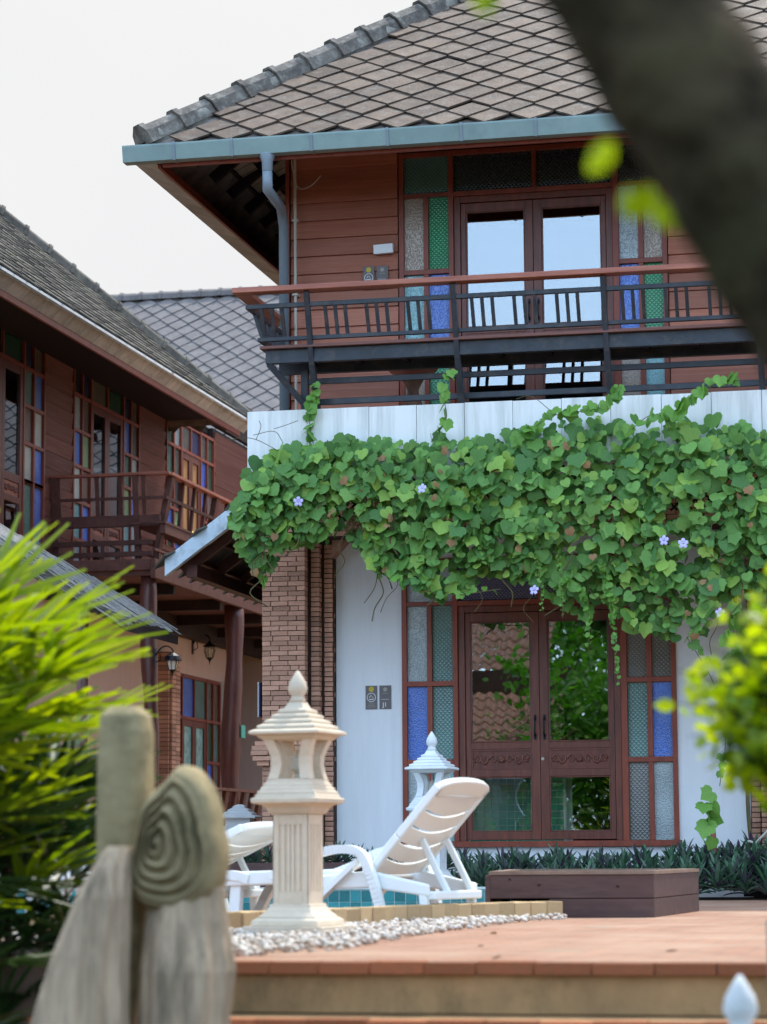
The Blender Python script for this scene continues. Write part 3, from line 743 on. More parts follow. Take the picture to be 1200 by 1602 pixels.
# brick arch head between the piers, cut at an angle in the corners
ar = HP(box('brick_header', -5.9, -1.02, 22.12, 22.49, 3.21, 3.67, M['mortar']))
mats = []
for rr in range(9):
    z = 3.215+rr*0.048; x = -5.9 + (0.08 if rr % 2 else 0)
    while x < -1.1:
        mats.append(Matrix.Translation((x+0.08, 22.13, z+0.022)) @ Matrix.Diagonal((0.155,0.08,0.042,1))); x += 0.162
m = MB(); bpv = brick_proto()
for A in mats: m.cur = random.random()*.98; m.add([A @ Vector(v) for v in bpv.v], bpv.f)
o = m.build('brick', M['brick'], recalc=False); tag(o, kind='stuff'); under(o, ar)
for s_, xw in ((1,-5.31),(-1,-1.62)):
    m = MB(); m.prism([(xw,22.34,3.209),(xw+s_*0.14,22.34,3.209),(xw,22.34,3.05)], (0,0.15,0)); HP(m.build('arch_corner', M['brick']))

# ---- white band and terrace floor
xs = [-5.82,-5.28,-4.73,-4.31,-3.89,-3.47,-3.05,-2.63,-2.2,-1.78,-1.36,-0.94,-0.5,0.2,0.9,1.7,2.6]
bd = HP(box('terrace_slab', -5.80, HX1, 21.36, 22.46, 3.69, 3.90, M['band']))
for a, b in zip(xs, xs[1:]):
    under(box('band_panel', a+0.002, b-0.002, 21.30, 21.355, 3.68+random.uniform(-.002,.002), 4.23+random.uniform(-.004,.003), M['band'], bev=0.003), bd)
under(box('band_return', -5.82, -5.77, 21.357, 22.44, 3.68, 4.23, M['band']), bd)
under(box('band_backing', -5.76, HX1, 21.357, 21.40, 3.91, 4.21, M['band']), bd)
# drip cover strip at band foot
under(box('drip_edge', -5.80, HX1, 21.285, 21.298, 3.682, 3.70, M['whitestone']), bd)

# ---- bench railing above the band
rail = HP(box('bench_beam', -5.62, HX1, 21.17, 21.23, 4.625, 4.745, M['black'], bev=0.004))
under(box('bench_seat', -5.66, HX1, 21.12, 21.60, 4.748, 4.775, M['planktop'], bev=0.003), rail)
under(box('bench_underbeam', -5.60, HX1, 21.56, 21.62, 4.60, 4.745, M['black']), rail)
x = -5.3
while x < HX1: under(box('bench_joist', x, x+.05, 21.24, 21.55, 4.655, 4.745, M['batten']), rail); x += 0.42
under(box('handrail', -5.86, HX1, 20.93, 21.07, 5.215, 5.262, M['cap'], bev=0.006), rail)
m = MB(); m.bar((-5.80,20.96,5.243),(-5.80,22.44,5.243),0.13,0.046); under(m.build('side_handrail', M['cap'], bev=0.006), rail)
under(box('top_rail', -5.76, HX1, 21.02, 21.06, 5.085, 5.125, M['black'], bev=0.003), rail)
under(box('bottom_rail', -5.68, HX1, 21.125, 21.165, 4.815, 4.85, M['black'], bev=0.003), rail)
m = MB(); m.bar((-5.74,21.05,5.105),(-5.74,22.44,5.105),0.035,0.04); under(m.build('side_top_rail', M['black']), rail)
m = MB(); m.bar((-5.66,21.15,4.835),(-5.66,22.44,4.835),0.035,0.035); under(m.build('side_bottom_rail', M['black']), rail)
posts = [-5.21+1.285*i for i in range(7)]
for px_ in posts:
    m = MB(); m.bar((px_,21.20,4.60),(px_,21.0,5.213),0.045,0.05,(0,1,0)); under(m.build('post', M['black'], bev=0.003), rail)
    m = MB(); m.bar((px_,21.20,4.62),(px_-0.0,21.40,4.235),0.05,0.06,(0,1,0)); under(m.build('brace', M['black'], bev=0.003), rail)
m = MB(); m.bar((-5.60,21.2,4.63),(-5.28,21.42,4.235),0.05,0.07,(0,1,0)); under(m.build('corner_brace', M['black']), rail)
def baluster(x, par):
    m = MB(); m.bar((x,21.150,4.845),(x,21.037,5.09),0.028,0.03,(0,1,0)); under(m.build('baluster', M['black']), par)
for i, px_ in enumerate(posts[:-1]):
    for k in range(9):
        x = px_ + 0.155 + (k%3)*0.088 + (k//3)*0.365
        baluster(x, rail)
for k in range(3): baluster(-5.62+k*0.09, rail)
for k in range(9):
    y = 21.25+k*0.125
    m = MB(); m.bar((-5.66,y,4.84),(-5.74,y,5.09),0.03,0.03,(1,0,0)); under(m.build('baluster', M['black']), rail)
for z in (4.29, 4.475):
    under(box('lower_rail', -5.34, HX1, 21.42, 21.46, z, z+0.05, M['black'], bev=0.003), rail)
m = MB(); m.box(-5.36,-5.30,21.40,21.47,4.232,4.60); under(m.build('lower_post', M['black']), rail)

# ---- roof
P_ = 0.795
EZ = 6.62; EX, EY = -6.93, 21.2; BY = 30.2; XR_ = HX1+1.3
hy = (BY-EY)/2; RZ = EZ + hy*P_; rx0, rx1 = EX+hy, XR_-hy
roof_m = MB()
c0, c1, c2, c3 = Vector((EX,EY,EZ)), Vector((XR_,EY,EZ)), Vector((XR_,BY,EZ)), Vector((EX,BY,EZ))
if rx1 < rx0+0.5: rx1 = rx0+0.5
r0, r1 = Vector((rx0,EY+hy,RZ)), Vector((rx1,EY+hy,RZ))
dd = Vector((0,0,-0.03))
for quad in ([c0,c1,r1,r0],[c1,c2,r1],[c2,c3,r0,r1],[c3,c0,r0]):
    roof_m.add([q for q in quad]+[q+dd for q in quad], [tuple(range(len(quad))), tuple(range(len(quad),2*len(quad)))[::-1]])
roof = HP(roof_m.build('roof', M['deck'], recalc=False))
vF = Vector((0,1,P_)).normalized(); uF = Vector((1,0,0)); sl_ = math.sqrt(1+P_*P_)
LS = hy*sl_
mats = tile_mats(c0, uF, vF, 60, 36, lambda s, t: s > t/sl_+0.16 and s < (XR_-EX)-t/sl_-0.16 and t > 0.05 and t < LS-0.1)
scatter_parts('tile', mats, tile_proto(), M['tile'], roof)
vL = Vector((1,0,P_)).normalized(); uL = Vector((0,-1,0))
mats = tile_mats(c3, uL, vL, 40, 36, lambda s, t: s > t/sl_+0.16 and s < (BY-EY)-t/sl_-0.16 and t > 0.05 and t < LS-0.1)
m = MB(); tp = tile_proto()
for A in mats: m.cur = random.random()*.98; m.add([A @ Vector(v) for v in tp.v], tp.f)
o = m.build('side_tile', M['tile'], recalc=False); tag(o, kind='stuff'); under(o, roof)
# hip caps
def caps(a, b, par, mat, L_=0.40, w=0.15, h=0.13, name='ridge_cap'):
    a, b = Vector(a), Vector(b); d = (b-a); n = int(d.length/L_); d.normalize()
    sx = d.cross(Vector((0,0,1))).normalized(); u = sx.cross(d).normalized()
    m = MB()
    prof = [(-w,-0.06),(-w*0.8,h*0.45),(-w*0.3,h),(w*0.3,h),(w*0.8,h*0.45),(w,-0.06)]
    def ring(s_, t): return [Vector((x*s_, t, z*s_ if z > 0 else z)) for x, z in prof]
    def seg(t0, t1, s0, s1):
        v = ring(s0, t0)+ring(s1, t1); k = len(prof)
        m.add(v, [(i, i+1, k+i+1, k+i) for i in range(k-1)] + [(0,k,2*k-1,k-1), tuple(range(k))[::-1], tuple(range(k,2*k))])
    seg(0, L_-0.004, 1.0, 0.92); seg(0.0, 0.055, 1.2, 1.16)
    me = m.mesh(name, mat)
    for i in range(n):
        A = Matrix((sx, d, u)).transposed().to_4x4(); A.translation = a + d*L_*i + u*0.04
        A = A @ Matrix.Rotation(random.uniform(-.02,.02),4,'Y')
        under(put(name, me, mat4=A), par)
caps(c0+Vector((0.14,0.14,0.10)), r0+Vector((0,0,-.01)), roof, M['ridge'], 0.385, 0.135, 0.115); caps(r0, r1, roof, M['ridge'])
# mortar bed under the hip caps
m = MB(); pth = [c0.lerp(r0, i/60) for i in range(61)]; m.tube(pth[2:], [0.118+0.022*mnoise.noise(Vector((i*.7,0,0))) for i in range(59)], 12)
under(m.build('mortar_bed', surf('lichen_mortar',(0.36,0.34,0.28),(0.13,0.125,0.12),0.9,9,(1,1,1),0.5,40,0,0.1,dirt=(0.10,0.095,0.09),dirt_scale=6,dirt_amt=0.6), smooth=True), roof)
# gutter
def gsec(x0, x1):
    m = MB(); pr_ = [(-0.10,0.10),(-0.13,0.10),(-0.13,0.085),(-0.10,-0.045),(0.01,-0.045),(0.01,0.10),(0.0,0.10),(0.0,-0.03),(-0.09,-0.03),(-0.115,0.09)]
    m.prism([(x0, EY+y, 6.535+z) for y, z in pr_], (x1-x0,0,0)); return m
gx = [EX+0.02, -6.43, -5.90, -5.18, -4.5, -3.85, -3.2, -2.5, -1.8,-1.1,-0.4,0.3,1.0,1.8,2.7,XR_]
gut = None
for a, b in zip(gx, gx[1:]):
    o = HP(gsec(a, b-0.002).build('gutter', M['gutter']))
    m = MB(); pr_ = [(-0.138,0.106),(-0.138,0.08),(-0.106,-0.052),(0.0,-0.052),(0.0,-0.046),(-0.1005,-0.046),(-0.131,0.084),(-0.131,0.106)]
    m.prism([(b-0.014, EY+y, 6.535+z) for y, z in pr_], (0.022,0,0)); under(m.build('gutter_joint', M['pipe']), o)
HP(box('fascia', EX+0.35, XR_, EY+0.03, EY+0.06, 6.462, 6.56, M['frame']))
# left eave: flat boards and thin fascia, rafters and battens seen from below
y = EY-0.04; lb = MB()
while y < BY-0.3:
    L = 0.43
    m = MB(); m.prism([(EX+0.0,y,EZ-0.035),(EX+0.29,y,EZ-0.125),(EX+0.29,y,EZ-0.105),(EX+0.0,y,EZ-0.012)], (0,L-0.008,0))
    HP(m.build('eave_board', M['slab'])); y += L
HP(box('side_fascia', EX+0.292, EX+0.32, EY+0.07, BY, EZ-0.155, EZ-0.085, M['frame']))
yy = EY+0.45
while yy < BY-0.4:
    x1 = min(-5.62, EX + (yy-EY)) if yy < EY+1.35 else -5.70
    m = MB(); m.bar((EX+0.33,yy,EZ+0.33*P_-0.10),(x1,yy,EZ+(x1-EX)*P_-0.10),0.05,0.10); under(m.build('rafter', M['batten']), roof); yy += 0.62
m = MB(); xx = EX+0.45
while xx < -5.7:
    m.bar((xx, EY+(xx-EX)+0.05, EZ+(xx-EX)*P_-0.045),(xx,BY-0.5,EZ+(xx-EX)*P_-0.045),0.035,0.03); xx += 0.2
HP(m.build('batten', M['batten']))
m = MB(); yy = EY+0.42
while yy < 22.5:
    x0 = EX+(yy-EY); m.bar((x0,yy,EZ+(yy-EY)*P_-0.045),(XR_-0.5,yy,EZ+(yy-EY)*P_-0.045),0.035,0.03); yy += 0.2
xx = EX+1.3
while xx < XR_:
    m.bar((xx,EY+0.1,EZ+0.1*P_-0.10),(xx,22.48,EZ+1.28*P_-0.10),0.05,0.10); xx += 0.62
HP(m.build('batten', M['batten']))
m = MB(); m.bar(c0+Vector((.1,.1,0)), c0+Vector((1.5,1.5,1.5*P_-0.08)), 0.06, 0.14); HP(m.build('hip_rafter', M['batten']))
# undersides of tiles hanging between battens (left slope and hip corner)
m = MB()
def under_tile(p, u, v):
    n = u.cross(v).normalized()
    if n.z > 0: n = -n
    for sx, in ((0,),):
        a, b, c, d = p-u*0.085+n*0.012, p+u*0.085+n*0.012, p+u*0.085+v*0.17+n*0.045, p-u*0.085+v*0.17+n*0.045
        m.add([a,b,c,d,a-n*.01,b-n*.01,c-n*.01,d-n*.01],[(0,1,2,3),(7,6,5,4),(0,4,5,1),(1,5,6,2),(2,6,7,3),(3,7,4,0)])
for i in range(5):
    for j in range(45):
        x = EX+0.46+i*0.2; y = EY+0.15+j*0.2+(0.1 if i%2 else 0)
        if y-EY < (x-EX): continue
        if y > BY-1: continue
        m.cur = random.random()*.98; under_tile(Vector((x,y,EZ+(x-EX)*P_-0.03)), Vector((0,1,0)), vL)
o = m.build('underside_tile', surf('tile_underside',(0.50,0.45,0.38),(0.34,0.30,0.25),0.8,8,dirt=(0.05,0.045,0.04)), recalc=False); tag(o, kind='stuff'); under(o, roof)
# downpipe, conduit, loose cable
m = MB(); m.lathe([(0.035,0),(0.048,0.02),(0.05,0.10),(0.075,0.16),(0.07,0.17)],12,(-5.60,21.16,6.33)); m.tube([(-5.60,21.16,6.34),(-5.60,21.17,6.18),(-5.70,22.02,5.97+0.27),(-5.72,22.20,6.10),(-5.72,22.22,4.24)],0.045,12)
HP(m.build('downpipe', M['pipe'], smooth=True))
m = MB(); m.tube([(-5.67,22.42,7.0),(-5.66,22.42,4.24)],0.013,8)
for z in (6.2,5.5,4.9): m.box(-5.69,-5.64,22.40,22.48,z,z+.02)
HP(m.build('conduit', M['conduit']))
m = MB(); m.tube(smooth_path([(-5.66,22.42,6.55),(-5.60,22.40,6.50),(-5.50,22.39,6.53),(-5.42,22.41,6.62)],5),0.005,6); m.tube(smooth_path([(-5.64,22.42,6.9),(-5.67,22.30,6.75),(-5.64,22.40,6.5)],5),0.004,5)
HP(m.build('cable', M['conduit']))

# ---- lean-to roof on the left side with white metal edge
lz = lambda x: 3.765 + (x+5.73)*0.72
A_, B_ = (-5.75, lz(-5.75)), (-6.74, lz(-6.74))
m = MB(); m.prism([(A_[0],22.08,A_[1]),(B_[0],22.08,B_[1]),(B_[0],22.08,B_[1]-.04),(A_[0],22.08,A_[1]-.04)],(0,7.2,0)); lean = HP(m.build('lean_to_roof', M['deck']))
t0 = 0
for i, (ta, tb) in enumerate(((0,0.30),(0.28,0.64),(0.62,1.04))):
    xa, xb = A_[0]+(B_[0]-A_[0])*ta, A_[0]+(B_[0]-A_[0])*tb
    off = 0.004*(2-i)
    m = MB(); m.prism([(xa,22.0-off,lz(xa)+0.04+off),(xb,22.0-off,lz(xb)+0.04+off),(xb,22.0-off,lz(xb)-0.12-off),(xa,22.0-off,lz(xa)-0.12-off)],(0,0.075+2*off,0)); under(m.build('metal_flashing', M['flashing']), lean)
mats = []
uu = Vector((0,1,0)); vv = Vector((1,0,0.72)).normalized()
m = MB(); tp = tile_proto()
for A in tile_mats(Vector((B_[0],22.1,B_[1])), uu, vv, 18, 7, lambda s,t: t<1.15 and s<7.1): m.cur=random.random()*.98; m.add([A @ Vector(v) for v in tp.v], tp.f)
o = m.build('tile', M['tile_moss'], recalc=False); tag(o, kind='stuff'); under(o, lean)
for y in (22.3,23.1,23.9,24.7,25.5,26.3,27.1,27.9,28.7):
    m = MB(); m.bar((-5.76,y,lz(-5.76)-.10),(-6.70,y,lz(-6.70)-.10),0.06,0.11); under(m.build('rafter', M['wingrail']), lean)
for k in range(4):
    m = MB(); x = -5.95-k*.22; m.bar((x,22.1,lz(x)-.06),(x,29.2,lz(x)-.06),0.05,0.04); under(m.build('batten', M['wingrail']), lean)
under(box('eave_beam', -6.62,-6.52,22.15,29.2,lz(-6.57)-.27,lz(-6.57)-.16,M['wingrail']), lean)

# ---- things inside and on the terrace
m = MB(); th0 = MB()
bath = empty('tiled_alcove', (-3.8, 23.1, 0.44), label='curved green tiled alcove seen through the lower left door glass', cat='tiled wall')
cyl = []
core = MB()
NN = 13
for j in range(14):
    for i in range(NN):
        a0 = -0.75+i*1.5/NN; a1 = a0+1.5/NN-0.012
        z0 = 0.46+j*0.062; z1 = z0+0.056
        r_ = 0.62
        p = lambda a, rr: (-3.75+rr*math.sin(a)*1.0, 22.62+rr*math.cos(a)*0.75)
        (xa, ya), (xb, yb), (xc, yc), (xd, yd) = p(a0,r_), p(a1,r_), p(a1,r_+.01), p(a0,r_+.01)
        m.cur = random.random()*.98
        m.add([(xa,ya,z0),(xb,yb,z0),(xc,yc,z0),(xd,yd,z0),(xa,ya,z1),(xb,yb,z1),(xc,yc,z1),(xd,yd,z1)],[(0,3,2,1),(4,5,6,7),(0,1,5,4),(1,2,6,5),(2,3,7,6),(3,0,4,7)])
o = m.build('tile', M['greentile']); tag(o, kind='stuff'); under(o, bath)
for i in range(12):
    a0 = -0.8+i*1.6/12; a1 = a0+1.6/12
    p = lambda a, rr: (-3.75+rr*math.sin(a), 22.62+rr*math.cos(a)*0.75)
    (xa, ya), (xb, yb), (xc, yc), (xd, yd) = p(a0,.633), p(a1,.633), p(a1,.70), p(a0,.70)
    core.add([(xa,ya,.44),(xb,yb,.44),(xc,yc,.44),(xd,yd,.44),(xa,ya,1.33),(xb,yb,1.33),(xc,yc,1.33),(xd,yd,1.33)],[(0,3,2,1),(4,5,6,7),(0,1,5,4),(2,3,7,6)])
under(core.build('wall', M['grout'], recalc=False), bath)
tb = empty('terrace_table', (-4.47,21.95,3.90), label='round turned wooden table standing behind the black terrace rails', cat='table')
m = MB(); m.lathe([(0.10,0.70),(0.20,0.74),(0.225,0.765),(0.225,0.79),(0,0.79)],24); m.build('table_top', M['cap'], tb, smooth=False)
m = MB(); m.lathe([(0.12,0),(0.13,0.03),(0.06,0.08),(0.05,0.2),(0.09,0.33),(0.10,0.42),(0.06,0.5),(0.05,0.58),(0.09,0.66),(0.11,0.70)],18); m.build('pedestal', surf('carved_brown',(0.28,0.15,0.09),(0.12,0.06,0.04),0.6,14), tb, smooth=True)

# ---- plaques
def text(s, size, x, y, z, mat, par, name='lettering', align='CENTER'):
    c = bpy.data.curves.new(name, 'FONT'); c.body = s; c.size = size; c.align_x = align; c.align_y = 'CENTER'; c.extrude = 0.0008; c.offset = size*0.012
    c.materials.append(mat); t = bpy.data.objects.new(name, c); COL.objects.link(t)
    dg = bpy.context.evaluated_depsgraph_get(); me = bpy.data.meshes.new_from_object(t.evaluated_get(dg)); bpy.data.objects.remove(t)
    me.materials.clear(); me.materials.append(mat)
    o = put(name, me, par, (x, y, z), (PI/2, 0, 0)); return o
def ringmesh(m, cx, cz, r0, r1, y, n=28):
    vs = []
    for k in range(n):
        a = 2*PI*k/n; c, s = math.cos(a), math.sin(a)
        vs += [(cx+r0*c,y,cz+r0*s),(cx+r1*c,y,cz+r1*s)]
    m.add(vs, [(2*k,2*k+1,(2*k+3)%(2*n),(2*k+2)%(2*n)) for k in range(n)])
def emblem(par, x, z, r, mat):
    m = MB(); n = 24; vs = [(x+(r if k%3 else r*0.78)*math.cos(2*PI*k/n), -0.0075, z+(r if k%3 else r*0.78)*math.sin(2*PI*k/n)) for k in range(n)]
    m.add(vs, [tuple(range(n))]); ringmesh(m, x, z, r*0.2, r*0.32, -0.009, 12); m.build('sun_emblem', mat, par, recalc=False)
def plaques(x, z, room, g, lb1, lb2):
    w, h = 0.108, 0.212
    e = empty('smoke_free_plaque', (x, 22.497 if z < 3 else 22.480, z), label=lb1, cat='sign')
    m = MB(); m.box(-w/2,w/2,-0.006,0.002,-h/2,h/2); m.build('plate', M['plaque'], e, bev=0.002)
    emblem(e, 0, 0.074, 0.026, M['gold'])
    m = MB(); ringmesh(m, 0, 0.0, 0.036, 0.0415, -0.0075)
    m.box(-0.022,0.020,-0.0085,-0.0065,-0.021,-0.013)
    m.build('ring_and_cigarette', M['print'], e, recalc=False)
    m = MB(); m.tube(smooth_path([(-0.014,-.0075,0.0),(-0.006,-.0075,0.018),(0.006,-.0075,0.012),(0.016,-.0075,-0.004),(0.022,-.0075,-0.010)],4),0.0022,4); m.tube(smooth_path([(-0.02,-.0075,-0.004),(-0.012,-.0075,0.012),(-0.004,-.0075,0.004)],4),0.002,4); m.build('smoke_line', M['print'], e)
    m = MB()
    for k, (a, b) in enumerate(((-0.025,0.025),(-0.031,0.031),(-0.041,0.041))): m.box(a,b,-0.0075,-0.006,-0.060-k*0.014,-0.056-k*0.014)
    m.build('text_lines', M['goldgrey'], e)
    e2 = empty('room_plaque', (x+0.128, 22.497 if z < 3 else 22.480, z), label=lb2, cat='sign')
    m = MB(); m.box(-w/2,w/2,-0.006,0.002,-h/2,h/2); m.build('plate', M['plaque'], e2, bev=0.002)
    emblem(e2, 0, 0.070, 0.020, M['goldgrey'])
    m = MB(); m.box(-0.026,0.026,-0.0075,-0.006,0.033,0.037); m.build('small_print', M['goldgrey'], e2)
    m = MB(); m.box(-0.036,0.036,-0.0075,-0.006,-0.0205,-0.0180); m.build('rule', M['print'], e2)
    text(room, 0.054, -0.004, -0.0078, -0.068, M['print'], e2)
plaques(-4.985, 1.79, 'J1', None, 'grey no smoking plaque with yellow sun emblem on the white ground floor wall', 'grey room plaque reading J1 on the white ground floor wall')
plaques(-4.985, 5.645, 'J5', None, 'grey no smoking plaque with yellow sun emblem on the red upstairs siding', 'grey upstairs room plaque partly behind the handrail on red siding')
m = MB(); m.box(-0.09,0.09,-0.05,0,-0.04,0.045); m.box(-0.082,0.082,-0.0515,-0.05,-0.022,-0.018); m.box(-0.082,0.082,-0.0515,-0.05,-0.03,-0.027)
o = m.build('emergency_light', flat('white_casing',(0.8,0.82,0.82),0.4), bev=0.004); o.location = (-4.84,22.485,5.90); o.rotation_euler = (0,R(-2),0)
tag(o, 'small white box fixed to the red siding above the upstairs plaques', 'fixture')

# ================================================================== LEFT WING
wing = empty('wing_house', (-11.0, 32.0, -0.25), label='long timber house on the left with coloured window panes, log posts and corner balcony', cat='house')
def WP(o): return under(o, wing)
WX = -10.65
WP(box('upper_floor_slab', WX-0.1, -9.2, 29.36, 40.0, 3.74, 3.90, M['wingrail']))
def wboards(y0, y1, z0=3.92, z1=6.75):
    bk = WP(box('siding_backing', WX-0.10, WX-0.03, y0, y1, z0, z1+0.1, M['darkwood']))
    z = z0
    while z < z1:
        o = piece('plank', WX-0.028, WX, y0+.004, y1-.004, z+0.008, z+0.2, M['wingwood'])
        o.rotation_euler = (0, R(7)+random.uniform(-.01,.01), 0); o.location.x = WX-0.008+random.uniform(-.003,.003)
        under(o, bk); z += 0.205
def wwin(y0, cw, dw, cols, trans, dglass, z=(6.64,6.25,5.79,5.33,4.87,4.38,3.96), nm='window', lower=0.0):
    """glazed unit along Y: two narrow columns, a pair of door leaves, two narrow columns"""
    fr = MB(); b = 0.045; x0, x1 = WX-0.05, WX+0.02
    ys = [y0, y0+cw, y0+2*cw, y0+2*cw+dw, y0+2*cw+2*dw, y0+3*cw+2*dw, y0+4*cw+2*dw]
    zt, zb = z[0], z[-1]
    for i in (0, 2, 4, 6): fr.box(x0, x1, ys[i]-b/2, ys[i]+b/2, zb, zt)
    for i in (1, 5): fr.box(x0+.002, x1-.003, ys[i]-b/2, ys[i]+b/2, zb, zt)
    for zz in z:
        for a, c in ((ys[0], ys[2]), (ys[4], ys[6])): fr.box(x0+.004, x1-.005, a+b/2, c-b/2, zz-b/2, zz+b/2)
    for zz in (z[0], z[1]): fr.box(x0+.004, x1-.005, ys[2]+b/2, ys[4]-b/2, zz-b/2, zz+b/2)
    fr.box(x0+.003,x1-.004,ys[3]-b/2,ys[3]+b/2,z[1]+b/2,zt-b/2)
    w = WP(fr.build(nm, M['frame'], bev=0.003)); 
    def pn(a, c, za, zb_, mt, x=WX-0.02):
        under(piece('pane', x-0.003, x+0.003, a+b/2+.001, c-b/2-.001, za+b/2+.001, zb_-b/2-.001, M['g_'+mt] if isinstance(mt, str) else mt), w)
    yy = [(ys[0],ys[1]),(ys[1],ys[2]),(ys[4],ys[5]),(ys[5],ys[6])]
    for ci, (a, c) in enumerate(yy):
        pn(a, c, z[1], z[0], trans[ci])
        for ri in range(len(z)-2): pn(a, c, z[ri+2], z[ri+1], cols[ci][ri % len(cols[ci])])
    pn(ys[2], ys[3], z[1], z[0], trans[4]); pn(ys[3], ys[4], z[1], z[0], trans[5])
    for a, c in ((ys[2]+b/2+.004, ys[3]-.004), (ys[3]+.004, ys[4]-b/2-.004)):
        l = MB(); s_ = 0.09; zt2 = z[1]-b/2-.004
        l.box(x0+.01,x1-.012,a,a+s_,zb,zt2); l.box(x0+.01,x1-.012,c-s_,c,zb,zt2)
        for za, zc in ((zt2-s_,zt2),(zb+0.75,zb+0.85),(zb+0.5,zb+0.58),(zb,zb+0.1)): l.box(x0+.012,x1-.014,a+s_,c-s_,za,zc)
        lf = WP(l.build('door_leaf', M['door'], bev=0.003))
        under(piece('pane', WX-.022, WX-.018, a+s_+.001, c-s_-.001, zb+0.851, zt2-s_-.001, dglass), lf)
        under(piece('pane', WX-.022, WX-.018, a+s_+.001, c-s_-.001, zb+0.101, zb+0.499, dglass), lf)
        under(piece('carved_panel', WX-.03, WX-.01, a+s_+.001, c-s_-.001, zb+0.581, zb+0.749, M['cap']), lf)
        A = Matrix.Translation((WX-.008,(a+c)/2,zb+0.665)) @ Matrix.Rotation(PI/2,4,'Z') @ Matrix.Diagonal(((c-a-2*s_)/0.56,1.2,0.9,1))
        under(put('carving', carve_me, mat4=A), lf)
cA = [['teal_dark','brown','white','smoke'],['blue','white','blue','brown'],['teal_dark','brown','white','smoke'],['blue','white','blue','brown']]
wwin(26.6, 0.36, 0.72, cA, ['dark','navy','navy','smoke','pine','pine'], M['glass_far'], z=(6.64,6.25,5.79,5.33,4.87,4.87-.001,4.05))
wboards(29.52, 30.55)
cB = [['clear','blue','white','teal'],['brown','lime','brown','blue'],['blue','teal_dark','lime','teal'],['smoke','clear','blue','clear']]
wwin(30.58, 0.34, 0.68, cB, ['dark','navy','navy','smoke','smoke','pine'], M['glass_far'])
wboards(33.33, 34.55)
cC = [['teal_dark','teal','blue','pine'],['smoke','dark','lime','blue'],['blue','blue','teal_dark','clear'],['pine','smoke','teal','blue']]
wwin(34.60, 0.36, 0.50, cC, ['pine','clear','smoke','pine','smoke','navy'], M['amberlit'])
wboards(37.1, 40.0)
WP(box('inner_wall', -14.0, -13.9, 24, 40, -0.25, 6.8, M['room'])); WP(box('upper_ceiling', -14, WX-0.11, 24, 40, 6.76, 6.86, M['room'])); WP(box('upper_floor', -14, WX-0.11, 24, 40, 3.74, 3.9, M['room']))
WP(box('header', WX-0.08, WX, 24, 40, 6.90, 7.4, M['darkwood']))
# lower storey
WP(box('lower_wall', WX-0.12, WX, 26, 34.66, -0.25, 3.73, M['pink'])); WP(box('lower_wall', WX-0.12, WX, 37.46, 38.2, -0.25, 3.73, M['pink'])); WP(box('lower_wall', WX-0.12, WX, 34.661, 37.459, 2.99, 3.73, M['pink']))
wwin(34.70, 0.36, 0.63, [['blue','pine','pine','teal_dark'],['teal_dark','blue','pine','blue'],['pine','blue','blue','smoke'],['teal_dark','smoke','navy','teal']], ['pine','blue','smoke','brown','blue','teal_dark'], M['frost'], z=(2.96,2.36,1.75,1.15,0.55,0.0))
WP(box('wall_plinth', WX-0.1, WX+0.01, 34.662, 37.458, -0.25, -0.03, M['pink'])); WP(box('white_jamb', WX+.001, WX+0.10, 37.5, 37.62, -0.25, 3.0, M['white']))
WP(box('end_wall', WX-3, -5.9, 40.0, 40.12, -0.25, 6.6, M['pink']))
WP(box('soffit_beam', WX+0.02, WX+0.2, 29.5, 40, 3.50, 3.735, M['darkwood']))
for y in (30.3, 32.4, 34.5, 36.6, 38.7): WP(box('floor_joist', WX+0.2, -9.22, y, y+0.09, 3.60, 3.738, M['darkwood']))
bc = WP(box('brick_column', WX+.001, WX+0.22, 34.12, 34.52, -0.25, 3.2, M['mortar']))
mats = []; z = -0.22; rr = 0
while z < 3.15:
    for k in range(2):
        y = 34.12+0.2*k+(0.0 if rr%2 else 0); mats.append(Matrix.Translation((WX+0.225, y+0.1, z+0.03)) @ Matrix.Rotation(PI/2,4,'Z') @ Matrix.Diagonal((0.19,0.06,0.055,1)))
    mats.append(Matrix.Translation((WX+0.12,34.115,z+0.03)) @ Matrix.Diagonal((0.19,0.06,0.055,1)))
    z += 0.062; rr += 1
scatter_parts('brick', mats, brick_proto(), M['brick'], bc)
# log posts
def log(x, y, r_, z0, z1, name='log_post'):
    m = MB(); pts = []; rad = []
    for i in range(22):
        t = i/21; z = z0+(z1-z0)*t
        pts.append((x+0.03*math.sin(z*1.9+y), y+0.03*math.cos(z*1.4), z)); rad.append(r_*(1+0.10*math.sin(z*3.1+y)+0.05*math.sin(z*7.7)))
    m.tube(pts, rad, 14); return WP(m.build(name, M['log'], smooth=True))
log(-9.27, 29.5, 0.098, -0.25, 3.74); log(-9.30, 33.3, 0.125, -0.25, 3.74); log(-9.3, 37.3, 0.12, -0.25, 3.74)
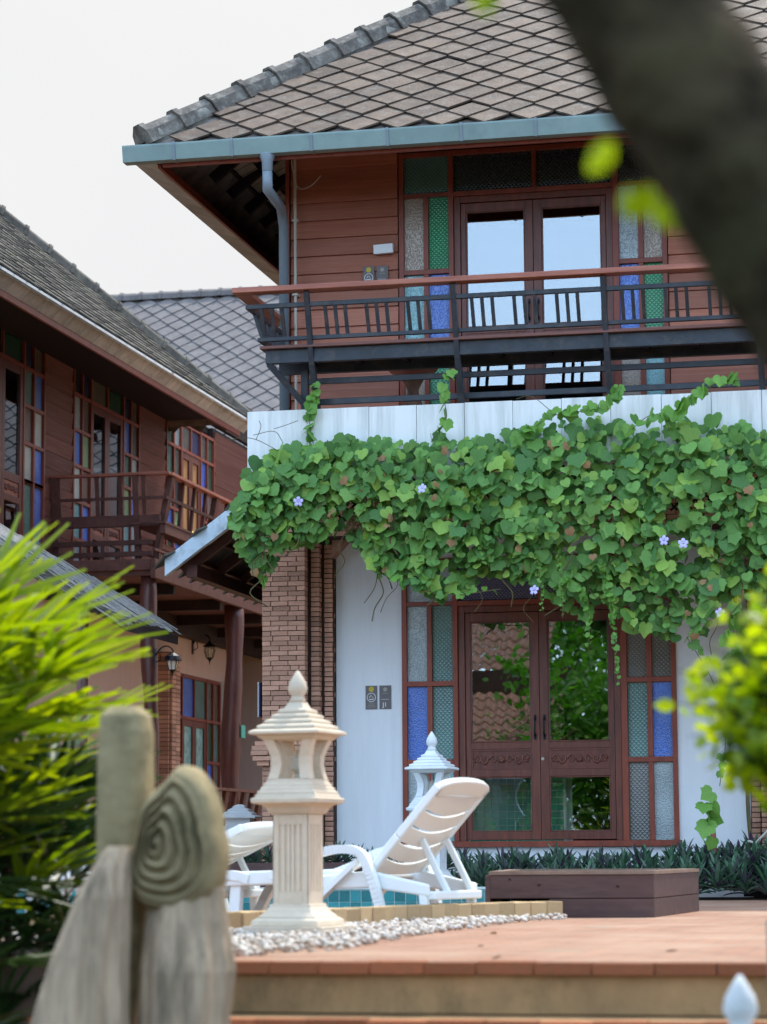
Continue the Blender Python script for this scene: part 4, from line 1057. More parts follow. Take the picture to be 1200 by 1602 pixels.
# balcony
by = 29.80; bxo = -9.15
bm_ = WP(box('fascia_beam', bxo-0.06, bxo, 29.30, 40.0, 3.70, 3.935, M['wingrail'], bev=0.006))
under(box('front_beam', WX, bxo-0.061, 29.30, 29.36, 3.80, 3.935, M['wingrail'], bev=0.004), bm_)
under(box('low_rail', bxo-0.05, bxo-0.005, 29.32, 40, 4.035, 4.065, M['wingrail']), bm_)
y = 29.5
while y < 39.5:
    under(box('low_baluster', bxo-0.045, bxo-0.01, y, y+0.04, 3.936, 4.034, M['wingrail']), bm_); y += 0.24
br = WP(box('bench_beam', bxo-0.10, bxo-0.03, by, 36.5, 4.30, 4.42, M['wingrail'], bev=0.004))
under(box('bench_seat', bxo-0.5, bxo-0.02, by-0.02, 36.5, 4.422, 4.45, M['wingrail']), br)
under(box('bench_beam', WX, bxo-0.101, by+0.0, by+0.07, 4.40, 4.54, M['wingrail'], bev=0.004), br)
under(box('handrail', WX-0.05, bxo+0.04, by-0.09, by+0.02, 5.02, 5.055, M['cap'], bev=0.005), br)
under(box('handrail', bxo-0.06, bxo+0.05, by+0.021, 36.5, 5.02, 5.06, M['cap'], bev=0.005), br)
under(box('mid_rail', WX, bxo-0.05, by-0.02, by+0.02, 4.73, 4.765, M['wingrail']), br)
under(box('mid_rail', bxo-0.06, bxo-0.02, by+0.021, 36.5, 4.73, 4.77, M['wingrail']), br)
for zz in (4.03, 4.17): under(box('lower_rail', WX, bxo-0.2, by, by+0.05, zz, zz+0.06, M['wingrail']), br); under(box('lower_rail', bxo-0.28, bxo-0.22, by+0.06, 36.5, zz, zz+0.07, M['cap']), br)
for y in (30.0, 32.0, 34.0, 36.0):
    m = MB(); m.bar((bxo-0.22,y,3.94),(bxo+0.0,y-.05,5.02),0.13,0.07,(1,0,0)); under(m.build('post', M['wingrail'], bev=0.004), br)
    for k in (0.5, 1.0, 1.5):
        m = MB(); m.bar((bxo-0.07,y+k,4.43),(bxo-0.01,y+k,5.02),0.05,0.04,(1,0,0)); under(m.build('baluster', M['wingrail']), br)
for x in (-10.55,-10.05,-9.75,-9.45):
    m = MB(); m.bar((x,by+0.04,4.5),(x,by-.05,5.02),0.05,0.04,(0,1,0)); under(m.build('baluster', M['wingrail']), br)
for x in (-10.6,-9.55):
    m = MB(); m.bar((x,by+0.10,3.94),(x,by-.05,5.02),0.07,0.07,(0,1,0)); under(m.build('post', M['wingrail'], bev=0.004), br)
# ground railing with leaning slats
gr_ = WP(box('porch_rail', -8.98, -8.88, 29.2, 37.5, 1.20, 1.235, M['wingrail']))
under(box('porch_bench', -9.3, -8.93, 29.2, 37.5, 0.62, 0.69, M['wingrail']), gr_)
y = 29.6
while y < 37.4:
    m = MB(); m.bar((-9.12,y,0.15),(-8.93,y,1.20),0.09 if int(y*2)%3 else 0.16,0.05,(1,0,0)); under(m.build('porch_slat', M['wingrail']), gr_); y += 0.42
# roof
GX = -9.46; gz = 6.5; WP2 = 0.90; yE = 34.7
slw = math.sqrt(1+WP2*WP2)
a0, a1 = Vector((GX,20.0,gz)), Vector((GX,yE,gz))
ap = Vector((GX-4.2, yE-4.2, gz+4.2*WP2)); ap0 = Vector((GX-4.2, 24.2, gz+4.2*WP2))
b0, b1 = Vector((GX-8.4,20.0,gz)), Vector((GX-8.4,yE,gz))
m = MB()
for q in ([a0,a1,ap,ap0],[a1,b1,ap],[b1,b0,ap0,ap],[b0,a0,ap0]):
    m.add([p for p in q]+[p-Vector((0,0,.03)) for p in q], [tuple(range(len(q))), tuple(range(len(q),2*len(q)))[::-1]])
wroof = WP(m.build('roof', M['deck']))
vW = Vector((-1,0,WP2)).normalized()
mats = tile_mats(a0+Vector((0,0,0.0)), Vector((0,1,0)), vW, 40, 30, lambda s, t: s+t/slw < (yE-20)-0.12 and s > t/slw and 0.05 < t < 4.2*slw)
scatter_parts('tile', mats, tile_proto(), M['tile_moss'], wroof)
vE = Vector((0,-1,WP2)).normalized()
m = MB()
for A in tile_mats(a1, Vector((-1,0,0)), vE, 24, 30, lambda s, t: s > t/slw+.12 and s < 8.4-t/slw-.12 and t < 4.2*slw): m.cur=random.random()*.98; m.add([A @ Vector(v) for v in tp.v], tp.f)
o = m.build('far_side_tile', M['tile_moss'], recalc=False); tag(o, kind='stuff'); under(o, wroof)
caps(a1+Vector((0,0,0.0)), ap, wroof, M['tile_moss'], 0.42, 0.13, 0.10, 'hip_cap'); caps(ap, ap0, wroof, M['tile_moss'], 0.42, 0.13, 0.10, 'hip_cap')
y = 20.0
while y < yE-0.3:
    m = MB(); m.prism([(GX,y,gz-0.01),(GX-0.12,y,gz-0.135),(GX-0.12,y,gz-0.11),(GX,y,gz+0.012)],(0,0.47,0)); WP(m.build('eave_board', M['slab'])); y += 0.48
m = MB(); m.box(GX-0.01,GX+0.012,20,yE,gz+0.0,gz+0.03); WP(m.build('eave_trim', M['whitestone'], recalc=False))
WP(box('fascia', GX-0.16, GX-0.125, 20.0, yE, gz-0.205, gz-0.09, M['frame']))
WP(box('soffit', WX, GX-0.165, 20.0, yE, gz+0.05, gz+0.09, M['batten']))
# wall lamps, hung on the wing
def wall_lamp(name, loc, rz, lb, glow=False, hood=False, s=1.0):
    e = empty(name, loc, rz, label=lb, cat='wall lamp')
    m = MB(); m.box(-0.035,0.035,0,0.02,-0.10,0.12); m.tube(smooth_path([(0,0.01,0.02),(0,-0.06,0.12),(0,-0.15,0.15),(0,-0.22,0.10),(0,-0.22,0.06)],5),0.010,6); m.tube(smooth_path([(0,0.0,-0.05),(0,-0.06,-0.02),(0,-0.05,0.06)],4),0.006,5); m.build('bracket', M['iron'], e)
    m = MB(); m.lathe([(0.0,0.07),(0.015,0.06),(0.03,0.035),(0.085,0.0),(0.088,-0.012),(0.06,-0.015)] if not hood else [(0.0,0.07),(0.04,0.06),(0.095,0.02),(0.12,-0.03),(0.118,-0.035),(0.05,-0.02)], 6 if not hood else 16, (0,-0.22,0)); m.build('hood', M['iron'], e)
    m = MB(); m.lathe([(0.055,-0.015),(0.07,-0.05),(0.045,-0.15),(0.02,-0.16)],6 if not hood else 14,(0,-0.22,0)); m.build('lamp_glass', M['shade_glass'] if hood else clearglass('lamp_pane',0.12,(.8,.8,.75)), e)
    m = MB()
    for k in range(6):
        a = PI*k/3; c, s_ = math.cos(a), math.sin(a)
        m.tube([(0.058*c,-0.22+0.058*s_,-0.015),(0.073*c,-0.22+0.073*s_,-0.05),(0.048*c,-0.22+0.048*s_,-0.15)],0.0045,4)
    m.lathe([(0.05,-0.15),(0.03,-0.17),(0.008,-0.20),(0.004,-0.24)],8,(0,-0.22,0)); m.build('cage', M['iron'], e)
    e.scale = (s,s,s); return e
wall_lamp('wall_lamp', (WX+0.01, 35.95, 3.42), PI/2, 'black wrought iron wall lantern on the pink plaster wall under the balcony', s=1.15)
wall_lamp('wall_lamp', (-9.17, 29.42, 2.74), PI/2, 'black hooded wall lamp with pale glass fixed to the left log post', hood=True, s=0.95)
o = box('hanging_lamp', -0.07,0.07,-0.07,0.07,-0.01,0.01, M['iron'])
bpy.data.objects.remove(o)
m = MB(); m.lathe([(0.0,0.10),(0.02,0.09),(0.055,0.03),(0.06,0.0),(0.03,-0.02),(0,-0.02)],14)
gl_ = flat('lit_globe',(0.9,0.75,0.3),0.4); gl_.node_tree.nodes['Principled BSDF'].inputs['Emission Color'].default_value=(1,0.75,0.25,1); gl_.node_tree.nodes['Principled BSDF'].inputs['Emission Strength'].default_value=0.5
o = m.build('table_lamp', gl_, smooth=True); o.location = (-9.35,31.45,4.46); tag(o,'small glowing yellow lamp on the balcony bench of the left house','lamp')
# green notice on the log, picture in the recess
o = box('green_notice', -9.17,-9.16,33.25,33.45,1.95,2.12, flat('green_notice',(0.05,0.3,0.24),0.5)); tag(o,'small green notice plate fixed to the second log post','sign')
pf = empty('framed_picture', (-10.35,39.99,2.5), label='framed blue picture hanging on the shaded end wall behind the log post', cat='picture')
box('picture_frame', -0.17,0.17,-0.03,0.0,-0.45,0.45, M['darkwood'], pf); box('print', -0.13,0.13,-0.036,-0.031,-0.05,0.40, flat('sky_print',(0.10,0.22,0.42),0.4), pf); box('print_lower', -0.13,0.13,-0.036,-0.031,-0.40,-0.051, flat('sand_print',(0.40,0.33,0.24),0.5), pf)
sg = empty('edge_sign', (-5.93,22.2,1.77), label='narrow blue and white sign edge on the left of the brick pier', cat='sign')
box('plate', -0.012,0.0,-0.05,0.25,-0.15,0.15, flat('navy_sign',(0.02,0.05,0.16),0.4), sg); box('face', -0.018,-0.0125,-0.06,0.25,-0.155,0.155, M['print'], sg)

# ================================================================== FAR HOUSE
far = empty('far_house', (-12.0, 45.0, -0.25), label='house far behind with pale grey diamond tiled roof rising over the left wing', cat='house')
FR = Vector((-19.0, 40.7, 6.4)); fz = 10.72; fl = 16.0
fvs = Vector((0,1,1)).normalized(); FL = (fz-6.4)*math.sqrt(2)
m = MB(); m.add([FR, FR+Vector((fl,0,0)), FR+Vector((fl,4.32,4.32)), FR+Vector((0,4.32,4.32)), FR+Vector((fl,8.64,0)), FR+Vector((0,8.64,0))],[(0,1,2,3),(3,2,4,5),(1,4,2),(0,3,5)])
fro = under(m.build('roof', M['deck']), far)
mats = tile_mats(FR, Vector((1,0,0)), fvs, 42, 33, lambda s, t: 0.1 < s < fl-.1 and 0.05 < t < FL-.15, )
scatter_parts('tile', mats, tile_proto(), M['tile_grey'], fro)
caps(FR+Vector((0,4.32,4.32)), FR+Vector((fl,4.32,4.32)), fro, M['tile_grey'], 0.385, 0.12, 0.09)
under(box('wall', -18.6, -3.4, 41.9, 48.5, -0.25, 6.9, M['wingwood']), far)
for x in (-12.6,-11.2,-9.8): under(box('window', x, x+0.8, 41.86, 41.9, 4.6, 5.9, M['g_teal_dark']), far)

# ================================================================== CLIMBING VINE
YV = 21.1
def vx(px): return -5.76+(px-387)*0.00536
def vz(px, py): return 4.19-(py-643)*0.00556-(px-387)*0.00022
TOP = [(372,800),(385,760),(400,725),(430,702),(480,700),(545,690),(600,688),(650,690),(700,678),(780,686),(830,668),(900,652),(950,655),(1000,664),(1050,664),(1100,645),(1150,655),(1200,675),(1420,690)]
BOT = [(372,850),(395,895),(420,885),(435,860),(470,850),(515,842),(555,845),(578,872),(600,900),(630,893),(650,915),(690,935),(740,925),(765,893),(830,902),(870,925),(920,955),(960,935),(1000,975),(1040,980),(1080,990),(1110,980),(1150,925),(1200,930),(1420,930)]
def leaf_geo(lobes=True, fold=0.12, curl=0.10):
    """ivy-gourd like leaf: base at the origin, tip towards -z, front towards -y; size about 1"""
    if lobes: ol = [(0,0.00),(0.14,0.16),(0.36,0.12),(0.52,-0.10),(0.45,-0.27),(0.52,-0.47),(0.29,-0.60),(0.16,-0.77),(0,-0.96)]
    else: ol = [(0,0.0),(0.18,0.14),(0.38,0.10),(0.50,-0.12),(0.47,-0.38),(0.33,-0.60),(0.16,-0.76),(0,-0.86)]
    vs = []; 
    for x, z in ol: vs.append(Vector((x, curl*(z+0.4)**2*1.2 - fold*x*0.6 + 0.25*x*x, z)))
    L_ = [Vector((-v.x, v.y+0.01, v.z)) for v in vs]
    mid = [Vector((0, curl*(z+0.4)**2*1.2, z)) for z in (-0.25,-0.6)]
    n = len(vs); V = vs + L_[1:-1] + mid
    F = []
    ci, cj = len(V)-2, len(V)-1
    R_ = list(range(n)); LL = [0]+list(range(n, n+n-2))+[n-1]
    h = n//2+1
    F += [tuple([ci]+R_[:h+1][::1]+[cj]), tuple([cj]+R_[h:])]
    F += [tuple([cj]+LL[:h+1][::-1]+[ci]), tuple([cj]+LL[h:][::-1])]
    return V, F
LG = [leaf_geo(True,0.10,0.10), leaf_geo(True,0.18,0.05), leaf_geo(False,0.1,0.12), leaf_geo(True,-0.05,0.15), leaf_geo(False,0.05,0.2)]
def leaf_mat4(p, s, tilt=0.5, spread=0.45, yawr=0.6):
    E_ = Euler((-tilt+random.gauss(0,spread*0.7), random.gauss(0,0.5), random.gauss(0,yawr)), 'XYZ').to_matrix().to_4x4()
    return Matrix.Translation(p) @ E_ @ Matrix.Diagonal((s*random.uniform(.9,1.12), s, s*random.uniform(.8,1.0), 1))
vine = empty('climbing_vine', (-5.4, 21.5, 0.05), label='broad green climbing vine with heart shaped leaves hanging in a thick curtain under the band', cat='vine')
big = []; small = []; young = []
def depth(px, py):
    t0, t1 = curve(TOP, px), curve(BOT, px); f_ = (py-t0)/max(1, t1-t0)
    return 21.24 - 0.34*math.sin(min(1,max(0,f_))**0.6*PI*0.85) + 0.10*mnoise.noise(Vector((px*0.012, py*0.016, 0)))
n = 0
while n < 4000:
    px = random.uniform(372, 1420); t0, t1 = curve(TOP, px), curve(BOT, px); py = random.uniform(t0, t1)
    if 528 < px < 575 and 790 < py < 845 and random.random() < 0.8: continue
    n += 1
    layer = random.random()**0.9
    s = random.choice([0.06,0.07,0.08,0.09,0.10,0.115,0.13,0.15,0.17]) * random.uniform(0.85,1.1)
    p = Vector((vx(px), depth(px,py)+layer*0.26, vz(px,py)+s*0.45))
    A = leaf_mat4(p, s, 0.34, 0.30, 0.36)
    (big if layer < 0.22 and s > 0.095 else small).append((A, random.choice(LG)))
# fringe shoots: chains of smaller leaves along stems
stems = MB()
def shoot(pts, s0, s1, dens=0.055, yo=0.0, mat_young=True, w=0.02, n_side=1):
    P = smooth_path([(vx(a), depth(min(1190,max(380,a)),700)-0.02+yo, vz(a,b)) for a, b in pts], 8)
    stems.tube(P, 0.0035, 5)
    L = sum((b-a).length for a, b in zip(P, P[1:])); k = int(L/dens)
    for i in range(k):
        t = (i+random.random()*.5)/max(1,k); q = P[min(len(P)-1, int(t*(len(P)-1)))]
        for _ in range(n_side):
            s = (s0+(s1-s0)*t)*random.uniform(.8,1.2)
            A = leaf_mat4(q+Vector((random.uniform(-w,w),-0.01+random.uniform(-w,w),s*0.3+random.uniform(-w,w))), s, 0.3, 0.6, 0.9)
            young.append((A, random.choice(LG)))
shoot([(470,760),(490,700),(482,650),(492,620),(487,597)],0.14,0.07,0.035,0.05,w=0.035)
shoot([(690,690),(715,655),(712,620),(722,590),(735,585)],0.13,0.08,0.05,0.05,w=0.02)
shoot([(830,690),(880,655),(930,645),(960,640),(985,620),(990,605)],0.13,0.08,0.028,0.03,w=0.03)
shoot([(1000,680),(1040,650),(1080,660)],0.12,0.09,0.04,0.03,w=0.04)
shoot([(1070,665),(1085,640),(1110,620),(1150,600),(1178,598)],0.14,0.10,0.035,0.03,w=0.04)
shoot([(900,900),(930,925),(938,960),(936,1005)],0.09,0.035,0.016,0.05,w=0.02)
shoot([(960,880),(972,930),(978,1000),(982,1062)],0.08,0.03,0.02,0.05,w=0.014)
shoot([(855,860),(862,900),(866,950)],0.035,0.02,0.016,0.05,w=0.02)
shoot([(893,860),(896,910),(898,958)],0.03,0.02,0.016,0.05,w=0.012)
shoot([(610,740),(600,800),(598,860),(640,905),(720,925),(800,915)],0.10,0.07,0.06,0.0,w=0.03)
shoot([(390,840),(400,880),(395,905)],0.12,0.09,0.03,0.1,w=0.05)
shoot([(1085,980),(1125,1050),(1140,1130),(1130,1200)],0.10,0.10,0.09,0.25,w=0.03)
shoot([(1120,1225),(1108,1255),(1112,1292)],0.13,0.16,0.05,0.35,w=0.05)
shoot([(1150,900),(1160,1010),(1150,1100)],0.12,0.10,0.03,0.2,w=0.06)
shoot([(760,760),(775,820),(770,880)],0.06,0.04,0.02,-0.05,w=0.03)
shoot([(660,760),(675,810),(670,880),(690,920)],0.07,0.05,0.03,-0.03,w=0.03)
shoot([(1010,780),(1030,850),(1045,930)],0.07,0.06,0.03,-0.03,w=0.03)
for pts in ([(470,720),(432,700),(400,685),(375,682),(352,686)],[(400,685),(408,665),(405,655)],[(445,690),(430,672),(395,678)],[(470,655),(450,662),(430,668)],[(880,640),(850,618),(825,622)]):
    stems.tube(smooth_path([(vx(a),21.12,vz(a,b)) for a, b in pts],6),[0.003]*(6*(len(pts)-1)+1),5)
for i in range(70):
    a = random.uniform(380,1400); t0, t1 = curve(TOP,a), curve(BOT,a); b = random.uniform(t0,t1)
    pts = [(vx(a)+random.uniform(-.02,.02)+k*random.uniform(-.04,.04), depth(a,b)+0.12+random.uniform(-.03,.05), vz(a,b)-k*0.12) for k in range(4)]
    stems.tube(smooth_path(pts,4), random.uniform(0.003,0.008), 5)
dead = []
for i in range(38):
    a = random.uniform(385,1190); t0, t1 = curve(TOP,a), curve(BOT,a); b = random.uniform(t0+20,t1)
    dead.append((leaf_mat4(Vector((vx(a),depth(a,b)-0.01,vz(a,b))), random.uniform(.05,.09), 0.1, 0.9, 1.0), LG[3]))
# woody stem down to the soil on the right
stems.tube(smooth_path([(-1.55,21.95,0.05),(-1.60,21.9,0.9),(-1.50,21.8,1.7),(-1.65,21.6,2.6),(-1.5,21.5,3.3)],8),[0.018]*33,7)
o = stems.build('stems', M['stem'], vine and None, smooth=True); tag(o, kind='stuff'); under(o, vine)
def emit_leaves(lst, mt, parent, limit, name='leaf', rng=0.98):
    if limit:
        mes = {}
        for A, g in lst[:limit]:
            k = id(g)
            if k not in mes:
                m = MB(); m.add(*g); mes[k] = m.mesh(name, mt)
            under(put(name, mes[k], mat4=A), parent)
    m = MB()
    for A, g in lst[limit:]:
        m.cur = random.random()*rng; m.add([A @ v for v in g[0]], g[1])
    if lst[limit:]:
        o = m.build(name, mt, recalc=False); tag(o, kind='stuff'); under(o, parent)
big.sort(key=lambda a: (not on_screen(a[0].translation), -a[0].to_scale().z/a[0].translation.y))
young_parts = sorted(young, key=lambda a: (not on_screen(a[0].translation), -a[0].to_scale().z))
emit_leaves(big, M['vine'], vine, 225)
emit_leaves(small, M['vine'], vine, 0)
emit_leaves(young_parts, M['vine_young'], vine, 70)
emit_leaves(dead, surf('dead_vine_leaf',(0.36,0.23,0.10),(0.22,0.12,0.06),0.8,20), vine, 38, 'dead_leaf')
def flower(px, py, y):
    m = MB()
    for k in range(5):
        a = 2*PI*k/5+0.3; c, s = math.cos(a), math.sin(a)
        q = lambda r_, w_, yy: Vector((r_*c-w_*s, yy, r_*s+w_*c))
        m.add([q(0.004,0,0),q(0.018,0.013,-0.006),q(0.034,0.012,0.0),q(0.038,0,-.004),q(0.034,-0.012,0.0),q(0.018,-0.013,-0.006)],[(0,1,2,3,4,5)])
    m.lathe([(0.006,0),(0.004,0.012),(0,0.014)],6)
    o = m.build('flower', M['petal']); o.matrix_basis = Matrix.Translation((vx(px),y,vz(px,py))) @ Euler((random.uniform(-.3,.2),0,random.uniform(-.4,.4))).to_matrix().to_4x4() @ Matrix.Diagonal((1.15,1.15,1.15,1)); under(o, vine)
for a, b in ((482,788),(684,768),(853,916),(1060,843),(1089,847),(1141,947)): flower(a, b, depth(a,b)-0.07)
# lattice that carries the vine and a bird nest in it
tr = empty('trellis', (-5.3,21.4,3.1), label='dark diamond lattice trellis showing through the vine under the band', cat='trellis')
for k in range(46):
    x = -5.75+k*0.12
    if x > -0.9: break
    m = MB(); m.bar((x,21.40,3.67),(x+0.42,21.40,3.25),0.018,0.006,(0,1,0)); under(m.build('lath', M['iron']), tr)
    m = MB(); m.bar((x+0.42,21.408,3.67),(x,21.408,3.25),0.018,0.006,(0,1,0)); under(m.build('lath', M['iron']), tr)
m = MB()
for i in range(170):
    a = random.uniform(0,6.3); r_ = 0.10*random.random()**.5; b = a+random.uniform(-1.5,1.5)
    m.tube([(-4.80+r_*math.cos(a),21.22+0.5*r_*math.sin(a),3.25+random.uniform(-.09,.09)),(-4.80+0.12*math.cos(b),21.2+0.06*math.sin(b),3.25+random.uniform(-.14,.10))],0.002,3)
o = m.build('bird_nest', M['nest']); tag(o,'straw bird nest tucked in the vine near the left end','nest')

# ================================================================== PLANTS ALONG THE WALL
def blade(m, base, d, L, w, droop=0.3, seg=4, fold=0.25, tipw=0.0, up_=Vector((0,0,1))):
    """arching folded leaf blade"""
    d = Vector(d).normalized(); side = d.cross(up_).normalized(); nrm = side.cross(d).normalized()
    rows = []
    for i in range(seg+1):
        t = i/seg; p = Vector(base) + d*L*t - Vector((0,0,1))*droop*L*t*t
        ww = w*math.sin(PI*min(1,0.16+t*0.84))**0.7*(1 if t < .99 else tipw)
        if i == seg: ww = w*tipw
        rows += [p-side*ww+nrm*ww*fold*1.5, p, p+side*ww+nrm*ww*fold*1.5]
    fs = []
    for i in range(seg):
        a = i*3; fs += [(a,a+1,a+4,a+3),(a+1,a+2,a+5,a+4)]
    m.add(rows, fs)
rp = []
for v in range(5):
    m = MB()
    for i in range(26):
        a = i*2.399+random.uniform(-.2,.2); el = 0.25+1.1*(i/26)
        m.cur = random.random()*.98
        blade(m, (0.01*math.cos(a),0.01*math.sin(a),0.03+i*0.004), (math.cos(a)*math.cos(el),math.sin(a)*math.cos(el),math.sin(el)), random.uniform(.15,.24), 0.016, 0.22, 4, 0.5)
    rp.append(m.mesh('sword_leaves', M['rhoeo']))
def sword(x, y, z, s, group, lb):
    o = put('sword_plant', random.choice(rp), None, (x,y,z), (random.uniform(-.15,.15),random.uniform(-.15,.15),random.uniform(0,6.3)), (s,s,s*random.uniform(.9,1.15))); tag(o, lb, 'plant', group); return o
for row, (y, z) in enumerate(((21.36,0.0),(21.58,0.04),(21.78,0.05),(21.98,0.08))):
    x = -4.05+row*0.05
    while x < 0.9:
        hgt = 0.95+0.22*max(0,min(1,(x+2.6)/1.0))+0.08*mnoise.noise(Vector((x*2,y,0)))
        sword(x, y+random.uniform(-.05,.05), z+random.uniform(0,.05)+(0.07 if row>1 else 0), hgt, 'sword-leaved plants massed in the bed under the door', ('green sword-leaved plant in the bed right of the brown deck box' if x > -1.75 else 'green sword-leaved plant in the bed left of the brown deck box' if x < -2.95 else 'green and purple sword-leaved plant directly behind the brown deck box')); x += random.uniform(0.11,0.16)
for i in range(16): sword(-6.3+i*0.1, 21.18+random.uniform(-.07,.07), 0.27, 0.75, 'sword-leaved plants in the left box', 'green sword-leaved plant in the dark box before the brick pier')
for i in range(7): sword(-4.95+i*0.14, 22.2+random.uniform(-.05,.05), 0.22, 0.8, 'sword-leaved plants behind the loungers', 'sword-leaved plant poking up at the foot of the white wall behind the loungers')
pbx = empty('plant_box', (-5.6,21.15,0), label='long dark plank plant box in front of the brick pier', cat='planter')
for z in (0.0,0.165): under(box('board', -6.5,-4.82,21.0,21.03,z,z+0.16,M['planter'],bev=0.003), pbx)
under(box('end_board', -4.85,-4.821,21.031,21.35,0,0.325,M['planter']), pbx); under(box('soil_fill', -6.5,-4.86,21.031,21.35,0,0.28,M['soil']), pbx)
# red rusty stand and pool pump
m = MB(); m.tube(smooth_path([(-1.88,21.9,0.1),(-1.90,21.9,0.62),(-1.885,21.9,0.68),(-1.85,21.9,0.66)],5),0.024,8); o = m.build('rusty_pipe', M['rust'], smooth=True); tag(o,'bent red rusty pipe rising from the plants at the right of the door','pipe')
pu = empty('pool_pump', (-1.45,21.95,0.3), label='grey pool pump with white hoses behind the plants at the right edge', cat='pump')
m = MB(); m.tube([(-0.16,0,0.02),(0.10,0,0.02)],0.085,14); m.tube([(-0.2,0,0.02),(-0.161,0,0.02)],0.06,12); m.build('motor', M['greystone'], pu)
m = MB(); m.box(-0.2,0.2,-0.1,0.1,-0.28,-0.06); m.build('base', M['iron'], pu)
for pts in ([(-0.2,-.08,-.1),(-0.12,-.10,0.12),(0.02,-.1,0.28),(0.08,-.05,0.4)],[(0.12,-.1,-.1),(0.14,-.1,0.15),(0.10,-.08,0.4)],[(0.02,-.12,-.1),(-0.05,-.12,0.1),(-0.15,-.1,0.18),(-.2,-.1,.05)]):
    m = MB(); m.tube(smooth_path(pts,6),0.010,7); m.build('hose', M['conduit'], pu, smooth=True)

fl_m = MB(); fl_m.add(*SLF)
fl_me = fl_m.mesh('fallen_leaf', surf('dry_leaf',(0.33,0.17,0.07),(0.20,0.09,0.04),0.8,20))
for i, (x, y, lb) in enumerate(((-1.95,10.9,'dry brown leaf lying on the terracotta paving left of centre'),(-1.05,10.4,'dry brown leaf lying on the paving towards the right edge'),(-1.66,9.75,'yellowed leaf on the terrace just behind the step edge'),(-2.2,12.6,'small dry leaf lying on the paving close to the pebbles'),(-0.9,13.4,'dry curled leaf on the far right paving'))):
    o = put('fallen_leaf', fl_me, None, (x,y,0.008), (PI/2*0.9,0.2*i,i*1.3), (0.05,0.05,0.06)); tag(o, lb, 'leaf')
# planter bench in front
pl = empty('deck_box', (-2.1,16.6,0), label='low brown plank box with chamfered corner standing on the terracotta terrace', cat='planter')
pA, pB, pC, pD = Vector((-2.74,15.72,0)), Vector((-1.74,15.82,0)), Vector((-1.62,17.45,0)), Vector((-2.9,17.45,0))
def side(a, b, z0, z1, t=0.03, nm='board'):
    m = MB(); d = (b-a).normalized(); n_ = Vector((d.y,-d.x,0)); m.prism([a+Vector((0,0,z0)), b+Vector((0,0,z0)), b+Vector((0,0,z1)), a+Vector((0,0,z1))], -n_*t); return under(m.build(nm, M['planter'], bev=0.004), pl)
notch = pA.lerp(pB,0.36)
side(pA,pB,0.118,0.262); side(notch,pB,0.0,0.114); side(pB,pC,0.118,0.262); side(pB,pC,0.0,0.114); side(pA,pD,0.0,0.26); side(pD,pC,0,0.26)
m = MB(); inn = [pA,pB,pC,pD]; cen = (pA+pB+pC+pD)/4
for i in range(4):
    a, b = inn[i], inn[(i+1)%4]; a2, b2 = a.lerp(cen,0.13), b.lerp(cen,0.13); ou = lambda p_: p_+(p_-cen).normalized()*0.012
    m.prism([ou(a)+Vector((0,0,.263)),ou(b)+Vector((0,0,.263)),b2+Vector((0,0,.263)),a2+Vector((0,0,.263))],(0,0,0.022))
under(m.build('top_board', surf('pale_top_board',(0.30,0.21,0.15),(0.2,0.13,0.10),0.7,6)), pl)  # top boards paler than the side boards
m = MB(); m.add([p_.lerp(cen,0.02)+Vector((0,0,.22)) for p_ in inn],[(0,1,2,3)]); under(m.build('soil_fill', M['soil'], recalc=False), pl)
m = MB()
for t, z in ((0.30,0.20),(0.78,0.19),(0.12,0.235)):
    q = pA.lerp(pB,t); m.lathe([(0.0,-0.004),(0.008,-0.004),(0.008,0.004),(0,0.004)],6,(q.x,q.y-0.001,z))
under(m.build('bolt', M['iron']), pl)['kind'] = 'stuff'

